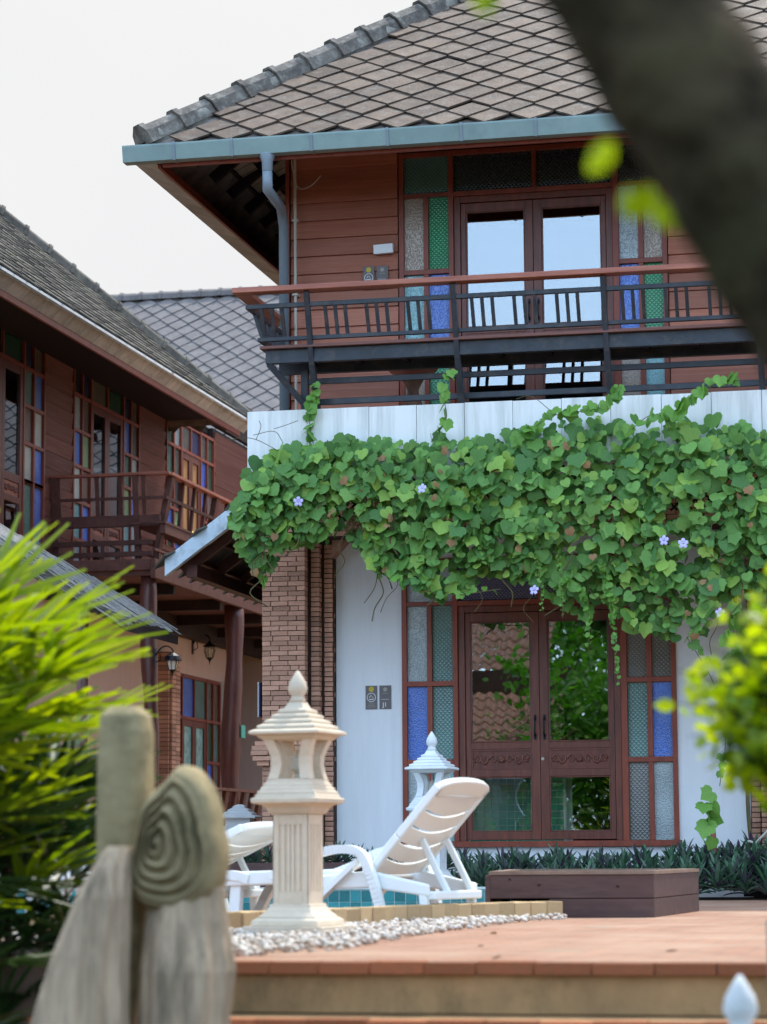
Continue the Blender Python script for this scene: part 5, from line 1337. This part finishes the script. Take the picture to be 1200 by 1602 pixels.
# ================================================================== GARDEN LANTERNS
def lantern_parts(e, mt, two_tier=False):
    m = MB(); m.square([(0.205,0),(0.205,0.035)]); m.square([(0.175,0.036),(0.17,0.062),(0.15,0.075)]); m.square([(0.15,0.076),(0.125,0.10),(0.108,0.125),(0.105,0.14)]); m.build('base', mt, e, bev=0.004)
    m = MB(); hw = 0.092; m.square([(hw-0.006,0.1395),(hw-0.006,0.57)])
    for sx in (0,1,2,3):
        Rz = Matrix.Rotation(sx*PI/2,4,'Z')
        for a, b in ((-hw,-0.062),(-0.048,-0.030),(-0.018,0.0-0.003),(0.003,0.018),(0.030,0.048),(0.062,hw)): m.box(a,b,-hw,-hw+0.0055,0.20 if abs((a+b)/2) < .07 else 0.14,0.52 if abs((a+b)/2) < .07 else 0.57,Rz)
        m.box(-hw+.031,hw-.031,-hw+.0002,-hw+.0056,0.141,0.199,Rz); m.box(-hw+.031,hw-.031,-hw+.0002,-hw+.0056,0.521,0.569,Rz)
    m.build('fluted_column', mt, e)
    m = MB(); m.square([(0.10,0.5705),(0.112,0.585),(0.118,0.60),(0.135,0.615),(0.172,0.625),(0.175,0.645),(0.165,0.65)]); m.build('ledge', mt, e, bev=0.002)
    m = MB()
    for i, (a, z) in enumerate(((0.158,0.6505),(0.150,0.669),(0.138,0.687),(0.127,0.705),(0.117,0.722))): m.square([(a,z),(a-0.002,z+0.012),(a-0.010,z+0.0175)])
    m.build('lamp_base', mt, e)
    for sx, sy in ((-1,-1),(1,-1),(1,1),(-1,1)):
        m = MB(); pts = []
        prof = [(0.112,0.740),(0.103,0.77),(0.098,0.81),(0.100,0.85),(0.112,0.89),(0.128,0.93)]
        vs = []
        for o_, z in prof:
            i_ = o_-0.052
            for a, b in ((i_,i_),(o_,i_),(o_,o_),(i_,o_)): vs.append((sx*a,sy*b,z))
        fs = [(3,2,1,0),(20,21,22,23)]+[(i*4+k,i*4+(k+1)%4,i*4+4+(k+1)%4,i*4+4+k) for i in range(5) for k in range(4)]
        m.add(vs, fs); m.build('corner_post', mt, e)
    m = MB(); m.square([(0.128,0.9305),(0.150,0.945),(0.152,0.955)]); m.build('lintel', mt, e)
    m = MB()
    st_ = [(0.182,0.9555),(0.152,0.982),(0.124,1.008),(0.098,1.034),(0.074,1.060)]
    for a, z in st_: m.square([(a-0.006,z),(a,z+0.006),(a-0.002,z+0.017),(a-0.026,z+0.0262)])
    m.square([(0.05,1.086),(0.042,1.10),(0.036,1.115)])
    m.build('roof', mt, e)
    m = MB(); m.lathe([(0.036,1.1155),(0.040,1.125),(0.033,1.135),(0.030,1.15),(0.044,1.165),(0.047,1.185),(0.040,1.215),(0.022,1.245),(0.006,1.27),(0,1.272)],16); m.build('finial', mt, e, smooth=True)
    m = MB(); m.lathe([(0.02,0.74),(0.02,0.76),(0.012,0.765)],10); m.lathe([(0.012,0.7655),(0.034,0.79),(0.034,0.84),(0.010,0.87)],12); m.tube([(0,0,.86),(0,0,.93)],0.004,6); m.build('bulb_holder', M['conduit'], e)
L1 = empty('garden_lantern', (-3.13,12.42,0.012), R(-8.9), label='cream stone garden lantern on a fluted column standing in the pebbles', cat='garden lantern')
lantern_parts(L1, M['stone']); L1.scale = (1.03,1.03,1.02)
L2 = empty('garden_lantern', (-4.085,20.72,0.12), R(-5), label='white stone garden lantern behind the lounger in front of the stained glass door', cat='garden lantern')
lantern_parts(L2, M['whitestone'])
L3 = empty('garden_lantern', (-0.545,7.0,-1.20), R(-12), label='white lantern finial rising at the bottom right corner beside the steps', cat='garden lantern'); lantern_parts(L3, M['whitestone'])
def tier_lantern(x, y, z, lb):
    e = empty('tiered_lantern', (x,y,z), R(5), label=lb, cat='garden lantern')
    m = MB(); m.square([(0.16,0),(0.16,0.08),(0.09,0.12),(0.09,0.55),(0.15,0.6),(0.15,0.64),(0.10,0.66),(0.10,0.80)]); m.build('column', M['greystone'], e)
    m = MB()
    for i, a in enumerate((0.30,0.255,0.21,0.17)): m.square([(a,0.80+i*0.036),(a,0.815+i*0.036),(a-0.04,0.836+i*0.036)])
    m.square([(0.13,0.944),(0.13,1.02)])
    for i, a in enumerate((0.20,0.155,0.11,0.065)): m.square([(a,1.02+i*0.036),(a,1.035+i*0.036),(a-0.04,1.056+i*0.036)])
    m.build('tiered_roof', M['whitestone'], e); return e
tier_lantern(-7.18,26.0,-0.25,'small two tiered lantern roof striped white seen above the reclined lounger')
tier_lantern(-8.12,26.0,-0.18,'tiered lantern roof just showing between the palm and the carved stone')

# ================================================================== SUN LOUNGERS
def lounger(name, loc, rz, inc, lb):
    e = empty(name, loc, rz, label=lb, cat='sun lounger')
    ci, si = math.cos(inc), math.sin(inc); H = 0.28; BL = 0.75; Wd = 0.31
    Bk = lambda s, y, n=0: Vector((s*ci - n*si, y, H + s*si + n*ci))
    # backrest frame: two side rails and a broad head
    for y in (-Wd, Wd):
        m = MB(); pts = [Bk(-0.02,y), Bk(0.3,y), Bk(BL-0.06,y)]
        for a, b in zip(pts, pts[1:]): m.bar(a, b, 0.045, 0.05, (-si,0,ci))
        m.build('back_rail', M['plastic'], e, bev=0.01)
    m = MB(); out = []
    for i in range(13):
        a = PI*i/12; out.append((BL-0.10+0.10*math.sin(a)**0.6, -Wd-0.022+ (2*Wd+0.044)*(1-math.cos(a))/2 if 0 < i < 12 else (-Wd-0.022 if i == 0 else Wd+0.022)))
    poly = [Bk(s, y, 0.02) for s, y in out] + [Bk(BL-0.13, Wd+0.022, 0.02), Bk(BL-0.13,-Wd-0.022,0.02)]
    m.prism(poly, (si*0.045, 0, -ci*0.045)); m.build('head_panel', M['plastic_thin'], e, bev=0.01)
    # slats with curved gaps
    g = 0.018; n = 5; w = (BL-0.13)/n
    for k in range(n):
        s0, s1 = k*w+(g if k else 0), (k+1)*w
        m = MB(); vs = []; N_ = 12
        for i in range(N_+1):
            y = -Wd+0.02+(2*Wd-0.04)*i/N_; u = (y/Wd); cv = 0.045*(1-u*u); dn = -0.02*(1-u*u)
            for s in (s0, (s0+s1)/2, s1):
                e_ = -cv if (k or s > s0) else 0
                if k == n-1 and s == s1: e_ = 0.0
                vs.append(Bk(s+e_+0.02, y, dn+0.004)); 
            for s in (s0, (s0+s1)/2, s1):
                e_ = -cv if (k or s > s0) else 0
                if k == n-1 and s == s1: e_ = 0.0
                vs.append(Bk(s+e_+0.02, y, dn-0.012))
        fs = []
        for i in range(N_):
            a = i*6
            for c in (0,1): fs += [(a+c,a+c+1,a+c+7,a+c+6),(a+3+c,a+9+c,a+10+c,a+4+c)]
            fs += [(a,a+6,a+9,a+3),(a+2,a+5,a+11,a+8)]
        fs += [(0,3,4,1),(1,4,5,2)]; b = N_*6; fs += [(b,b+1,b+4,b+3),(b+1,b+2,b+5,b+4)]
        m.add(vs, fs); m.build('slat', M['plastic_thin'], e, smooth=False)
    # seat
    for y in (-Wd, Wd):
        m = MB(); pr = [(-1.28,0.24),(-1.25,0.29),(-0.9,0.295),(-0.55,0.305),(-0.3,0.27),(0.02,0.30),(0.40,0.22),(0.40,0.15),(0.02,0.20),(-0.3,0.19),(-0.55,0.22),(-0.9,0.21),(-1.24,0.20)]
        m.prism([(x,y-0.022,z) for x, z in pr], (0,0.044,0)); m.build('side_frame', M['plastic'], e, bev=0.012)
    for k in range(8):
        x0 = -1.23+k*0.155; m = MB(); m.box(x0,x0+0.135,-Wd+0.02,Wd-0.02,0.255,0.272); m.build('slat', M['plastic_thin'], e, bev=0.004)
    # inverted U legs at the foot, arched arm and legs at the hinge
    for y in (-Wd-0.01, Wd+0.01):
        sg_ = 1 if y > 0 else -1
        m = MB(); P = smooth_path([(-1.14,y,0.0),(-1.05,y,0.16),(-0.97,y,0.265),(-0.88,y,0.27),(-0.80,y,0.25)],6)
        for a, b in zip(P, P[1:]): m.bar(a, b+(b-a)*0.15, 0.05, 0.055, (0.5,0,1))
        m.build('leg', M['plastic'], e)
        m = MB(); m.bar((-0.90,y*0.9,0.26),(-0.92,y*0.9,0.0),0.05,0.075,(1,0,0)); m.build('leg', M['plastic'], e, bev=0.008)
        m = MB(); ya = y+sg_*0.045; P = smooth_path([(-0.62,ya,0.27),(-0.45,ya,0.33),(-0.30,ya,0.40),(-0.15,ya,0.425),(-0.02,ya,0.40),(0.05,ya,0.28),(0.10,ya,0.12),(0.13,ya,0.0)],6)
        for a, b in zip(P, P[1:]): m.bar(a, b+(b-a)*0.2, 0.05, 0.05, (0.3,0,1))
        m.build('arm_and_leg', M['plastic'], e)
        m = MB(); m.bar((-0.30,ya-sg_*.02,0.14),(-0.04,ya-sg_*.02,0.36),0.03,0.06,(0,1,0)); m.build('arm_brace', M['plastic'], e)
        m = MB(); m.bar(Bk(0.30,0.10+y*0.5,-0.03),(0.40,0.10+y*0.5,0.16),0.03,0.04,(1,0,0)); m.build('back_prop', M['plastic'], e, bev=0.008)
        m = MB(); m.bar((0.36,y*.95,0.2),(0.38,y*.95,0.0),0.05,0.05,(1,0,0)); m.build('leg', M['plastic'], e, bev=0.008)
    m = MB(); m.box(0.37,0.44,-Wd,Wd,0.13,0.18); m.build('cross_bar', M['plastic'], e, bev=0.01)
    return e
lounger('sun_lounger', (-3.20,15.0,0.0), R(-15.9), R(47), 'white plastic sun lounger with raised slotted back behind the cream stone lantern')
lounger('sun_lounger', (-4.70,15.6,0.0), R(-14), R(24), 'white plastic sun lounger with low reclined back behind the carved stone')

# ================================================================== THATCHED SHELTER behind the palm
th = empty('thatched_shelter', (-7.9,20.2,-0.1), label='grey thatched shelter roof sloping down behind the palm fronds', cat='shelter')
TZ = lambda x: 2.98 - (x+7.6)*0.58
for k in range(9):
    m = MB(); x1 = -6.50-k*0.34; x0 = x1-0.5
    for i in range(130):
        y = 19.95+random.random()*1.6; xs_, xe = x0+random.uniform(0,.1), x1+random.uniform(-.06,.06); m.cur = random.random()*.98
        zb = TZ(xs_)+0.02+random.uniform(0,.03); ze = TZ(xe)-0.01+random.uniform(0,.03)
        if i % 2 == 0: y = 19.94+random.random()*0.08; zb -= random.random()*.10; ze -= random.random()*.10
        m.tube([(xs_,y,zb),(xe,y+random.uniform(-.03,.03),ze)],0.008,3,cap=False)
    o = m.build('thatch_layer', M['thatch'], recalc=False); under(o, th); o['kind'] = 'stuff'
m = MB(); m.prism([(-9.4,20,TZ(-9.4)-.04),(-6.5,20,TZ(-6.5)-.04),(-6.5,20,TZ(-6.5)-.12),(-9.4,20,TZ(-9.4)-.12)],(0,1.5,0)); under(m.build('roof_boards', M['darkwood']), th)
for x in (-8.9,-7.0):
    m = MB(); m.tube([(x,20.4,-.1),(x,20.4,TZ(x)-.1)],0.05,8); under(m.build('post', M['log']), th)

# ================================================================== FOREGROUND LEFT: carved stone and palm
sc_ = empty('carved_sculpture', (-2.4,7.6,-1.2), label='weathered carved stone with spiral shell and draped folds beside the steps', cat='sculpture')
def loft(name, secs, mt, ridges=0, amp=0.0, n=40, sq=2.0):
    """secs: (cx, cy, z, rx, ry)"""
    m = MB(); vs = []
    for j, (cx, cy, z, rx, ry) in enumerate(secs):
        for k in range(n):
            a = 2*PI*k/n; c, s = math.cos(a), math.sin(a)
            q = (abs(c)**sq+abs(s)**sq)**(-1/sq)
            f_ = 1+amp*math.sin(ridges*a+z*2.0+1.5*mnoise.noise(Vector((c*1.5,s*1.5,z*4))))+0.05*mnoise.noise(Vector((c*2, s*2, z*5)))+0.03*mnoise.noise(Vector((c*6, s*6, z*22)))
            vs.append((cx+rx*c*q*f_, cy+ry*s*q*f_, z))
    fs = []
    for j in range(len(secs)-1):
        for k in range(n): fs.append((j*n+k, j*n+(k+1)%n, (j+1)*n+(k+1)%n, (j+1)*n+k))
    fs += [tuple(range(n))[::-1], tuple((len(secs)-1)*n+k for k in range(n))]
    m.add(vs, fs); o = m.build(name, mt, smooth=True); return under(o, sc_)
def interp(keys, N_):
    out = []
    for i in range(N_):
        t = i/(N_-1)*(len(keys)-1); k = min(len(keys)-2, int(t)); f_ = t-k; f_ = f_*f_*(3-2*f_)
        out.append(tuple(a+(b-a)*f_ for a, b in zip(keys[k], keys[k+1])))
    return out
loft('pillar', interp([(-2.50,7.72,-0.4,0.082,0.08),(-2.50,7.72,0.3,0.082,0.08),(-2.503,7.72,0.78,0.080,0.08),(-2.505,7.72,0.835,0.074,0.07),(-2.505,7.72,0.862,0.045,0.045)],24), M['carved'], sq=4)
loft('drape', interp([(-2.62,7.52,-1.2,0.30,0.16),(-2.60,7.52,-0.6,0.22,0.15),(-2.57,7.50,-0.11,0.142,0.13),(-2.54,7.50,0.10,0.112,0.11),(-2.50,7.50,0.27,0.082,0.09),(-2.475,7.52,0.37,0.055,0.07),(-2.46,7.53,0.425,0.035,0.05)],60), M['carved_wood'], 11, 0.055, 90)
loft('folded_body', interp([(-2.26,7.60,-1.2,0.22,0.16),(-2.27,7.60,-0.5,0.17,0.15),(-2.28,7.60,-0.11,0.140,0.12),(-2.265,7.60,0.05,0.143,0.12),(-2.27,7.61,0.2,0.125,0.10),(-2.27,7.62,0.30,0.115,0.08)],60), M['carved_wood'], 12, 0.05, 90)
OUT = [(228,1262),(240,1243),(264,1222),(284,1200),(298,1201),(312,1212),(328,1235),(339,1265),(343,1295),(350,1325),(348,1360),(338,1392),(315,1414),(280,1422),(245,1418),(218,1402),(208,1372),(212,1335),(220,1295)]
cc = Vector((-2.345,0,0.415))
outl = smooth_path([(-2.35+(a-250)*.00198, 0, .42-(b-1325)*.00198) for a, b in OUT+[OUT[0]]], 5)[:-1]
m = MB(); K = 64; vs = []; nO = len(outl)
for j in range(K+1):
    t = j/K
    for p in outl:
        q = cc.lerp(p, t) if t > 0 else cc
        rim_ = 1-t; y = 7.50 + (0.012+0.008*mnoise.noise(Vector((p.x*6,p.z*6,t*2))))*math.cos(t*PI*2*5.5+1.2*mnoise.noise(Vector((p.x*5,t*3,p.z*5)))) * (1 if t < .80 else max(0,(0.86-t)/0.06)) + 0.035*t*t + (0.02*((t-0.88)/0.12)**2 if t > .88 else 0)
        vs.append((q.x+0.005*mnoise.noise(Vector((q.x*14,q.z*14,3))), y+0.010*mnoise.noise(Vector((q.x*11,q.z*11,0))), q.z+0.005*mnoise.noise(Vector((q.z*14,q.x*14,8)))))
for t_, yy in ((1.005,7.60),(1.0,7.68),(0.94,7.72),(0.0,7.73)):
    for p in outl: q = cc.lerp(p, t_); vs.append((q.x, yy, q.z))
fs = []
for j in range(K+4):
    for k in range(nO): fs.append((j*nO+k, j*nO+(k+1)%nO, (j+1)*nO+(k+1)%nO, (j+1)*nO+k))
m.add(vs, fs); under(m.build('spiral_shell', M['carved'], smooth=True), sc_)

# lady palm
palm = empty('lady_palm', (-3.7,8.9,-0.35), label='lady palm clump with bright fan fronds filling the left foreground', cat='palm')
frs = []; frs_shaded = []
for v in range(5):
    m = MB(); nb = 8+v%3
    m.cur = random.random()
    m.tube([(0,0,0),(0,0.10,0.03),(0,0.20,0.03)],0.004,4)
    for i in range(nb):
        a = (i-(nb-1)/2)*0.34+random.uniform(-.05,.05); m.cur = random.random()*.3
        blade(m, (0,0.20,0.03), (math.sin(a),math.cos(a),0.10+random.uniform(-.08,.14)), random.uniform(.30,.42)*(1-0.10*abs(a)), 0.0165, 0.07, 6, 0.3, 0.45)
    frs.append(m.mesh('frond', M['palm'])); me2 = m.mesh('shaded_frond', M['palm_shaded']); frs_shaded.append(me2)
PK = 1.24
def PZ(x, y, z): return (x*PK, y*PK, 0.4+(z-0.4)*PK)
canes = [(-3.15,7.3),(-3.0,7.0),(-2.95,7.5),(-3.1,6.7),(-2.92,7.15),(-2.95,7.85),(-3.3,6.9),(-2.88,7.45),(-3.05,7.9),(-3.0,6.75)]
for (x, y) in canes:
    hgt = random.uniform(0.75,1.0); m = MB(); m.tube([(x*PK,y*PK,-1.2),(x*PK+.02,y*PK,0),PZ(x,y,hgt)],0.016,7); under(m.build('cane', M['bark']), palm)
    nl = 7
    for i in range(nl):
        z = hgt-0.02-i*0.085*random.uniform(.9,1.1); a = random.uniform(0,6.3); el = 0.75-0.085*i+random.uniform(-.15,.15)
        A = Matrix.Translation(PZ(x,y,z)) @ Matrix.Rotation(a,4,'Z') @ Matrix.Rotation(max(-.4,el),4,'X') @ Matrix.Rotation(random.uniform(-.4,.4),4,'Y') @ Matrix.Scale(PK*random.uniform(.85,1.12),4)
        under(put('frond', random.choice(frs), mat4=A), palm)
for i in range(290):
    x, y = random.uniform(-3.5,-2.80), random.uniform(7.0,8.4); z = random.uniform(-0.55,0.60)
    A = Matrix.Translation(PZ(x,y,z)) @ Matrix.Rotation(random.uniform(0,6.3),4,'Z') @ Matrix.Rotation(random.uniform(-.3,.9),4,'X') @ Matrix.Scale(PK*random.uniform(.8,1.05),4); under(put('shaded_frond', random.choice(frs_shaded), mat4=A), palm)  # low fronds in the darkened leaf colour that stands for understory shade
for i in range(46):
    x, y = random.uniform(-3.4,-2.86), random.uniform(6.7,7.8); z = random.uniform(0.62,0.95)
    A = Matrix.Translation(PZ(x,y,z)) @ Matrix.Rotation(random.uniform(0,6.3),4,'Z') @ Matrix.Rotation(random.uniform(-.1,.9),4,'X') @ Matrix.Scale(PK*random.uniform(.9,1.15),4); under(put('frond', random.choice(frs), mat4=A), palm)
for (x, y, z, a, el, s) in [(-2.72,7.0,0.93,-0.9,0.45,1.0),(-2.76,7.0,0.94,-0.4,0.95,1.0),(-2.82,7.1,0.95,0.3,1.1,1.0),(-2.70,6.9,0.82,-1.3,0.25,1.05),(-2.70,7.0,0.76,-1.15,0.05,1.0),(-2.70,6.9,0.70,-1.5,0.05,0.9),(-2.72,7.1,0.88,-1.6,0.3,1.0),(-2.85,6.9,0.98,-1.0,0.7,1.0),(-2.80,5.9,0.60,-1.45,0.05,0.62),(-2.74,5.9,0.66,-1.3,0.15,0.55),(-2.80,7.2,0.93,-1.2,0.5,1.0),(-2.72,6.95,0.80,-0.8,0.3,1.0)]:
    A = Matrix.Translation(PZ(x,y,z)) @ Matrix.Rotation(a,4,'Z') @ Matrix.Rotation(el,4,'X') @ Matrix.Scale(s*PK,4); under(put('frond', random.choice(frs), mat4=A), palm)
tag(box('planting_bank', -9, -3.31, 5.5, 9.45, -1.2, -0.35, M['soil']), kind='structure')

# ================================================================== FOREGROUND RIGHT
def small_leaf():
    vs = [Vector(p) for p in ((0,0,0),(0.22,0.03,-0.25),(0.26,0.04,-0.55),(0.12,0.02,-0.85),(0,0.05,-1.0),(-0.12,0.02,-0.85),(-0.26,0.04,-0.55),(-0.22,0.03,-0.25),(0,-0.02,-0.5))]
    return vs, [(0,1,2,8),(8,2,3,4),(8,4,5,6),(0,8,6,7)]
SL = small_leaf()
def any_rot(p, s): return Matrix.Translation(p) @ Euler((random.uniform(0,6.3),random.uniform(0,6.3),random.uniform(0,6.3))).to_matrix().to_4x4() @ Matrix.Diagonal((s*1.2,s,s,1))
shr = empty('golden_shrub', (-0.06,6.5,-1.2), label='bright yellow green small-leaved shrub blurred at the right edge', cat='shrub')
lst = []; tw = MB()
for i in range(480):
    th_, ph = random.uniform(0,6.3), math.acos(random.uniform(-.9,1))
    d = Vector((math.sin(ph)*math.cos(th_), math.sin(ph)*math.sin(th_), math.cos(ph)))
    rr = random.uniform(.78,1.12); tip = Vector((-0.075,6.5,0.79)) + Vector((d.x*0.53,d.y*0.48,d.z*0.355))*rr
    base = Vector((-0.04,6.5,0.60)).lerp(tip, 0.35); tw.tube([base, base.lerp(tip,.6)+Vector((0,0,.02)), tip],[0.004,0.003,0.001],4)
    for k in range(13):
        t = k/13; q = base.lerp(tip, 0.25+t*0.75)+Vector([random.uniform(-.032,.032) for _ in range(3)])
        lst.append((any_rot(q, random.uniform(.040,.066)), SL))
lst.sort(key=lambda a: (not on_screen(a[0].translation), a[0].translation.y))
emit_leaves(lst, M['shrub'], shr, 290)
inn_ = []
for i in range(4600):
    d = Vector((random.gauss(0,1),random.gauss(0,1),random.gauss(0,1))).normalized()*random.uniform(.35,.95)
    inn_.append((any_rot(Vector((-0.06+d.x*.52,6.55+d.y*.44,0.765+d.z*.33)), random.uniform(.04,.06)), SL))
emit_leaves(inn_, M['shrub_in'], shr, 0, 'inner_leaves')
o = tw.build('twigs', M['bark']); tag(o, kind='stuff'); under(o, shr)
m = MB(); m.tube([(-0.06,6.55,-1.2),(-0.09,6.52,-.2),(-0.10,6.5,0.6)],[0.03,0.025,0.02],8); under(m.build('trunk', M['bark'], smooth=True), shr)
# leaning tree
tree = empty('leaning_tree', (0.25,2.9,-1.2), label='dark mossy tree trunk leaning across the top right corner', cat='tree')
path = smooth_path([(0.3,2.9,-1.2),(0.24,2.9,-0.4),(0.17,2.9,0.25),(0.085,2.9,0.66),(-0.09,2.9,0.98),(-0.23,2.9,1.235),(-0.355,2.9,1.45),(-0.54,2.9,1.85),(-0.77,2.9,2.3)],10)
m = MB(); vs = []; n = 28
for i, p in enumerate(path):
    d = (path[min(i+1,len(path)-1)]-path[max(0,i-1)]).normalized(); sx = d.cross(Vector((0,1,0))).normalized(); u = sx.cross(d)
    r0_ = 0.135-0.05*min(1,i/len(path)*1.25)
    for k in range(n):
        a = 2*PI*k/n; dirn = sx*math.cos(a)+u*math.sin(a); q = p+dirn*r0_
        vs.append(q+dirn*(0.012*mnoise.noise(q*5)+0.012*mnoise.noise(q*14)))
fs = [(i*n+k,i*n+(k+1)%n,(i+1)*n+(k+1)%n,(i+1)*n+k) for i in range(len(path)-1) for k in range(n)]
m.add(vs, fs); under(m.build('trunk', M['bark'], smooth=True), tree)
m = MB()
twp = [[(-0.26,2.95,1.18),(-0.33,3.0,1.20),(-0.385,3.0,1.235)],[(-0.24,2.95,1.12),(-0.30,3.0,1.15),(-0.345,3.0,1.19)],[(-0.47,3.0,1.60),(-0.50,3.0,1.50),(-0.515,3.0,1.455)]]
for t in twp: m.tube(smooth_path(t,4), 0.002, 4)
o = m.build('twigs', M['bark']); tag(o, kind='stuff'); under(o, tree)
for (x, z, ry, s) in ((-0.360,1.252,0.9,0.052),(-0.317,1.198,0.3,0.045),(-0.345,1.195,-0.2,0.040),(-0.312,1.178,-0.5,0.050),(-0.510,1.455,0.2,0.035),(-0.530,1.452,-0.6,0.03),(-0.500,1.449,1.0,0.03),(-0.322,1.172,1.2,.038)):
    A = Matrix.Translation((x,3.0,z)) @ Euler((random.uniform(-.3,.3),ry,random.uniform(-.5,.5))).to_matrix().to_4x4() @ Matrix.Diagonal((s*1.3,s,s,1))
    me_ = MB(); me_.add(*SL); under(put('leaf', me_.mesh('leaf', M['shrub']), mat4=A), tree)
lst = []
for i in range(1500):
    c = Vector((-1.1+random.gauss(0,.75), 2.6+random.gauss(0,.6), 2.75+random.gauss(0,.28)))
    if c.z < 2.15: continue
    lst.append((any_rot(c, random.uniform(.05,.09)), SL))
emit_leaves(lst, M['treeleaf'], tree, 0, 'crown')
m = MB(); m.tube([(-0.515,8.0,-1.2),(-0.527,8.0,0.19)],0.011,8); o = m.build('bamboo_stake', M['thatch'], smooth=True); tag(o,'thin grey stake standing at the extreme right edge above the steps','stake')

# ================================================================== BEHIND THE CAMERA (seen in the door glass)
pav = empty('red_roof_pavilion', (-11,-5,-1.2), label='pavilion with two tiers of terracotta pantiles reflected in the left door glass', cat='pavilion')
pts_ = []
def pantiles(x0, x1, ya, za, yb, zb, nm):
    m = MB(); L = math.hypot(yb-ya, zb-za); rows = int(L/0.26); cols = int((x1-x0)/0.22)
    dy, dz = (yb-ya)/L, (zb-za)/L
    for r_ in range(rows):
        for c in range(cols):
            x = x0+c*0.22; t = r_*0.26; m.cur = random.random()*.98; vs = []
            for tt, up_ in ((0,0.045),(0.28,0.0)):
                for k in range(6):
                    a = k/5; h = 0.035*math.sin(a*PI*2); vs.append((x+0.22*a, ya+dy*(t+tt)-dz*(h+up_)*-1*0+dz*0, za+dz*(t+tt)+h+up_))
            for k in range(6): v = vs[k]; vs.append((v[0],v[1],v[2]-0.03))
            m.add(vs, [(k,k+1,k+7,k+6) for k in range(5)]+[(k+12,k+13,k+1,k) for k in range(5)])
    o = m.build(nm, M['redroof'], recalc=False); tag(o, kind='stuff'); under(o, pav)
pantiles(-15,-6.9,-2.6,2.2,-4.4,3.55,'lower_tiles'); pantiles(-14.5,-7.3,-4.4,3.95,-6.6,5.7,'upper_tiles')
under(box('fascia', -15,-6.9,-4.5,-4.4,3.5,3.95,M['darkwood']), pav); under(box('wall', -14.6,-7.5,-7,-4.5,-1.2,3.9,M['pink']), pav)
for x in (-14.5,-10.8,-7.2): under(box('post', x,x+0.2,-2.9,-2.7,-1.2,2.25,M['log']), pav)
def bushy_tree(x, y, z0, h, r_, nleaf, lb, nm='garden_tree', ls=0.12):
    e = empty(nm, (x,y,z0), label=lb, cat='tree'); m = MB()
    m.tube(smooth_path([(0,0,0),(0.1,0.05,h*0.3),(-0.1,0,h*0.6),(0,0,h*0.85)],5),[0.16-0.007*i for i in range(16)],9)
    limbs = []
    for k in range(9):
        a = k*2.4; b = Vector((0,0,h*(0.35+0.05*k))); t = b+Vector((math.cos(a)*r_*.8,math.sin(a)*r_*.8,h*0.22)); limbs.append((b,t)); m.tube([b,b.lerp(t,.5)+Vector((0,0,.1)),t],[0.06,0.04,0.012],6)
    m.build('trunk', M['bark'], e, smooth=True)
    m = MB(); cl = [Vector((random.gauss(0,r_*.5),random.gauss(0,r_*.5),h*0.68+random.gauss(0,h*0.17))) for _ in range(34)]
    for i in range(nleaf):
        c = random.choice(cl)+Vector([random.gauss(0,r_*0.17) for _ in range(3)]); A = any_rot(c, random.uniform(.7,1.3)*ls); m.cur = random.random()*.98; m.add([A @ v for v in SL[0]], SL[1])
    o = m.build('crown', M['treeleaf'], e, recalc=False); tag(o, kind='stuff')
bushy_tree(-5.4,-3.5,-1.2,6.2,2.0,6500,'leafy garden tree reflected in the right door glass', ls=0.16)
bushy_tree(-3.0,-7.0,-1.2,7.5,2.6,5500,'taller leafy tree beyond the steps reflected in the door', ls=0.2)
bushy_tree(-7.2,-1.0,-1.2,3.9,1.1,1300,'slender tree with bare limbs before the red roofed pavilion', ls=0.08)
bushy_tree(4.0,-8.0,-1.2,7.0,2.8,4500,'spreading garden tree standing behind the viewer to the right')
hg = MB(); 
for i in range(9000):
    A = any_rot(Vector((random.uniform(-8.5,2.0), -9.0+random.gauss(0,.35), random.uniform(-1.2,3.6+0.5*math.sin(i)))), random.uniform(.16,.30)); hg.cur = random.random()*.98; hg.add([A @ v for v in SL[0]], SL[1])
o = hg.build('tall_hedge', M['treeleaf'], recalc=False); tag(o, 'tall dense hedge closing the garden behind the viewer', 'hedge', kind='stuff')
bushy_tree(-6.5,-12.0,-1.2,9.5,3.2,6500,'dense tall tree filling the far end of the garden', ls=0.22)
bushy_tree(-11.5,-14.0,-1.2,10.5,3.4,5000,'broad tree crown rising behind the red roofed pavilion')
bushy_tree(-1.0,-13.0,-1.2,9.0,3.2,5000,'rounded dark tree at the far right of the garden')
e = None
for i, (x, y) in enumerate(((-4.6,3.0),(-5.6,2.2))):
    pe = empty('fan_palm', (x,y,-1.2), label=['fan palm with yellowing fronds on the left of the lower path','second fan palm farther back along the lower path'][i], cat='palm')
    for k in range(16):
        a = k*2.4; A = Matrix.Translation((0,0,1.0+0.03*k)) @ Matrix.Rotation(a,4,'Z') @ Matrix.Rotation(random.uniform(0,.9),4,'X') @ Matrix.Scale(1.8,4); put('frond', frs[k%5], pe, mat4=A)
    m = MB(); m.tube([(0,0,0),(0,0,1.4)],0.04,8); m.build('trunk', M['bark'], pe)
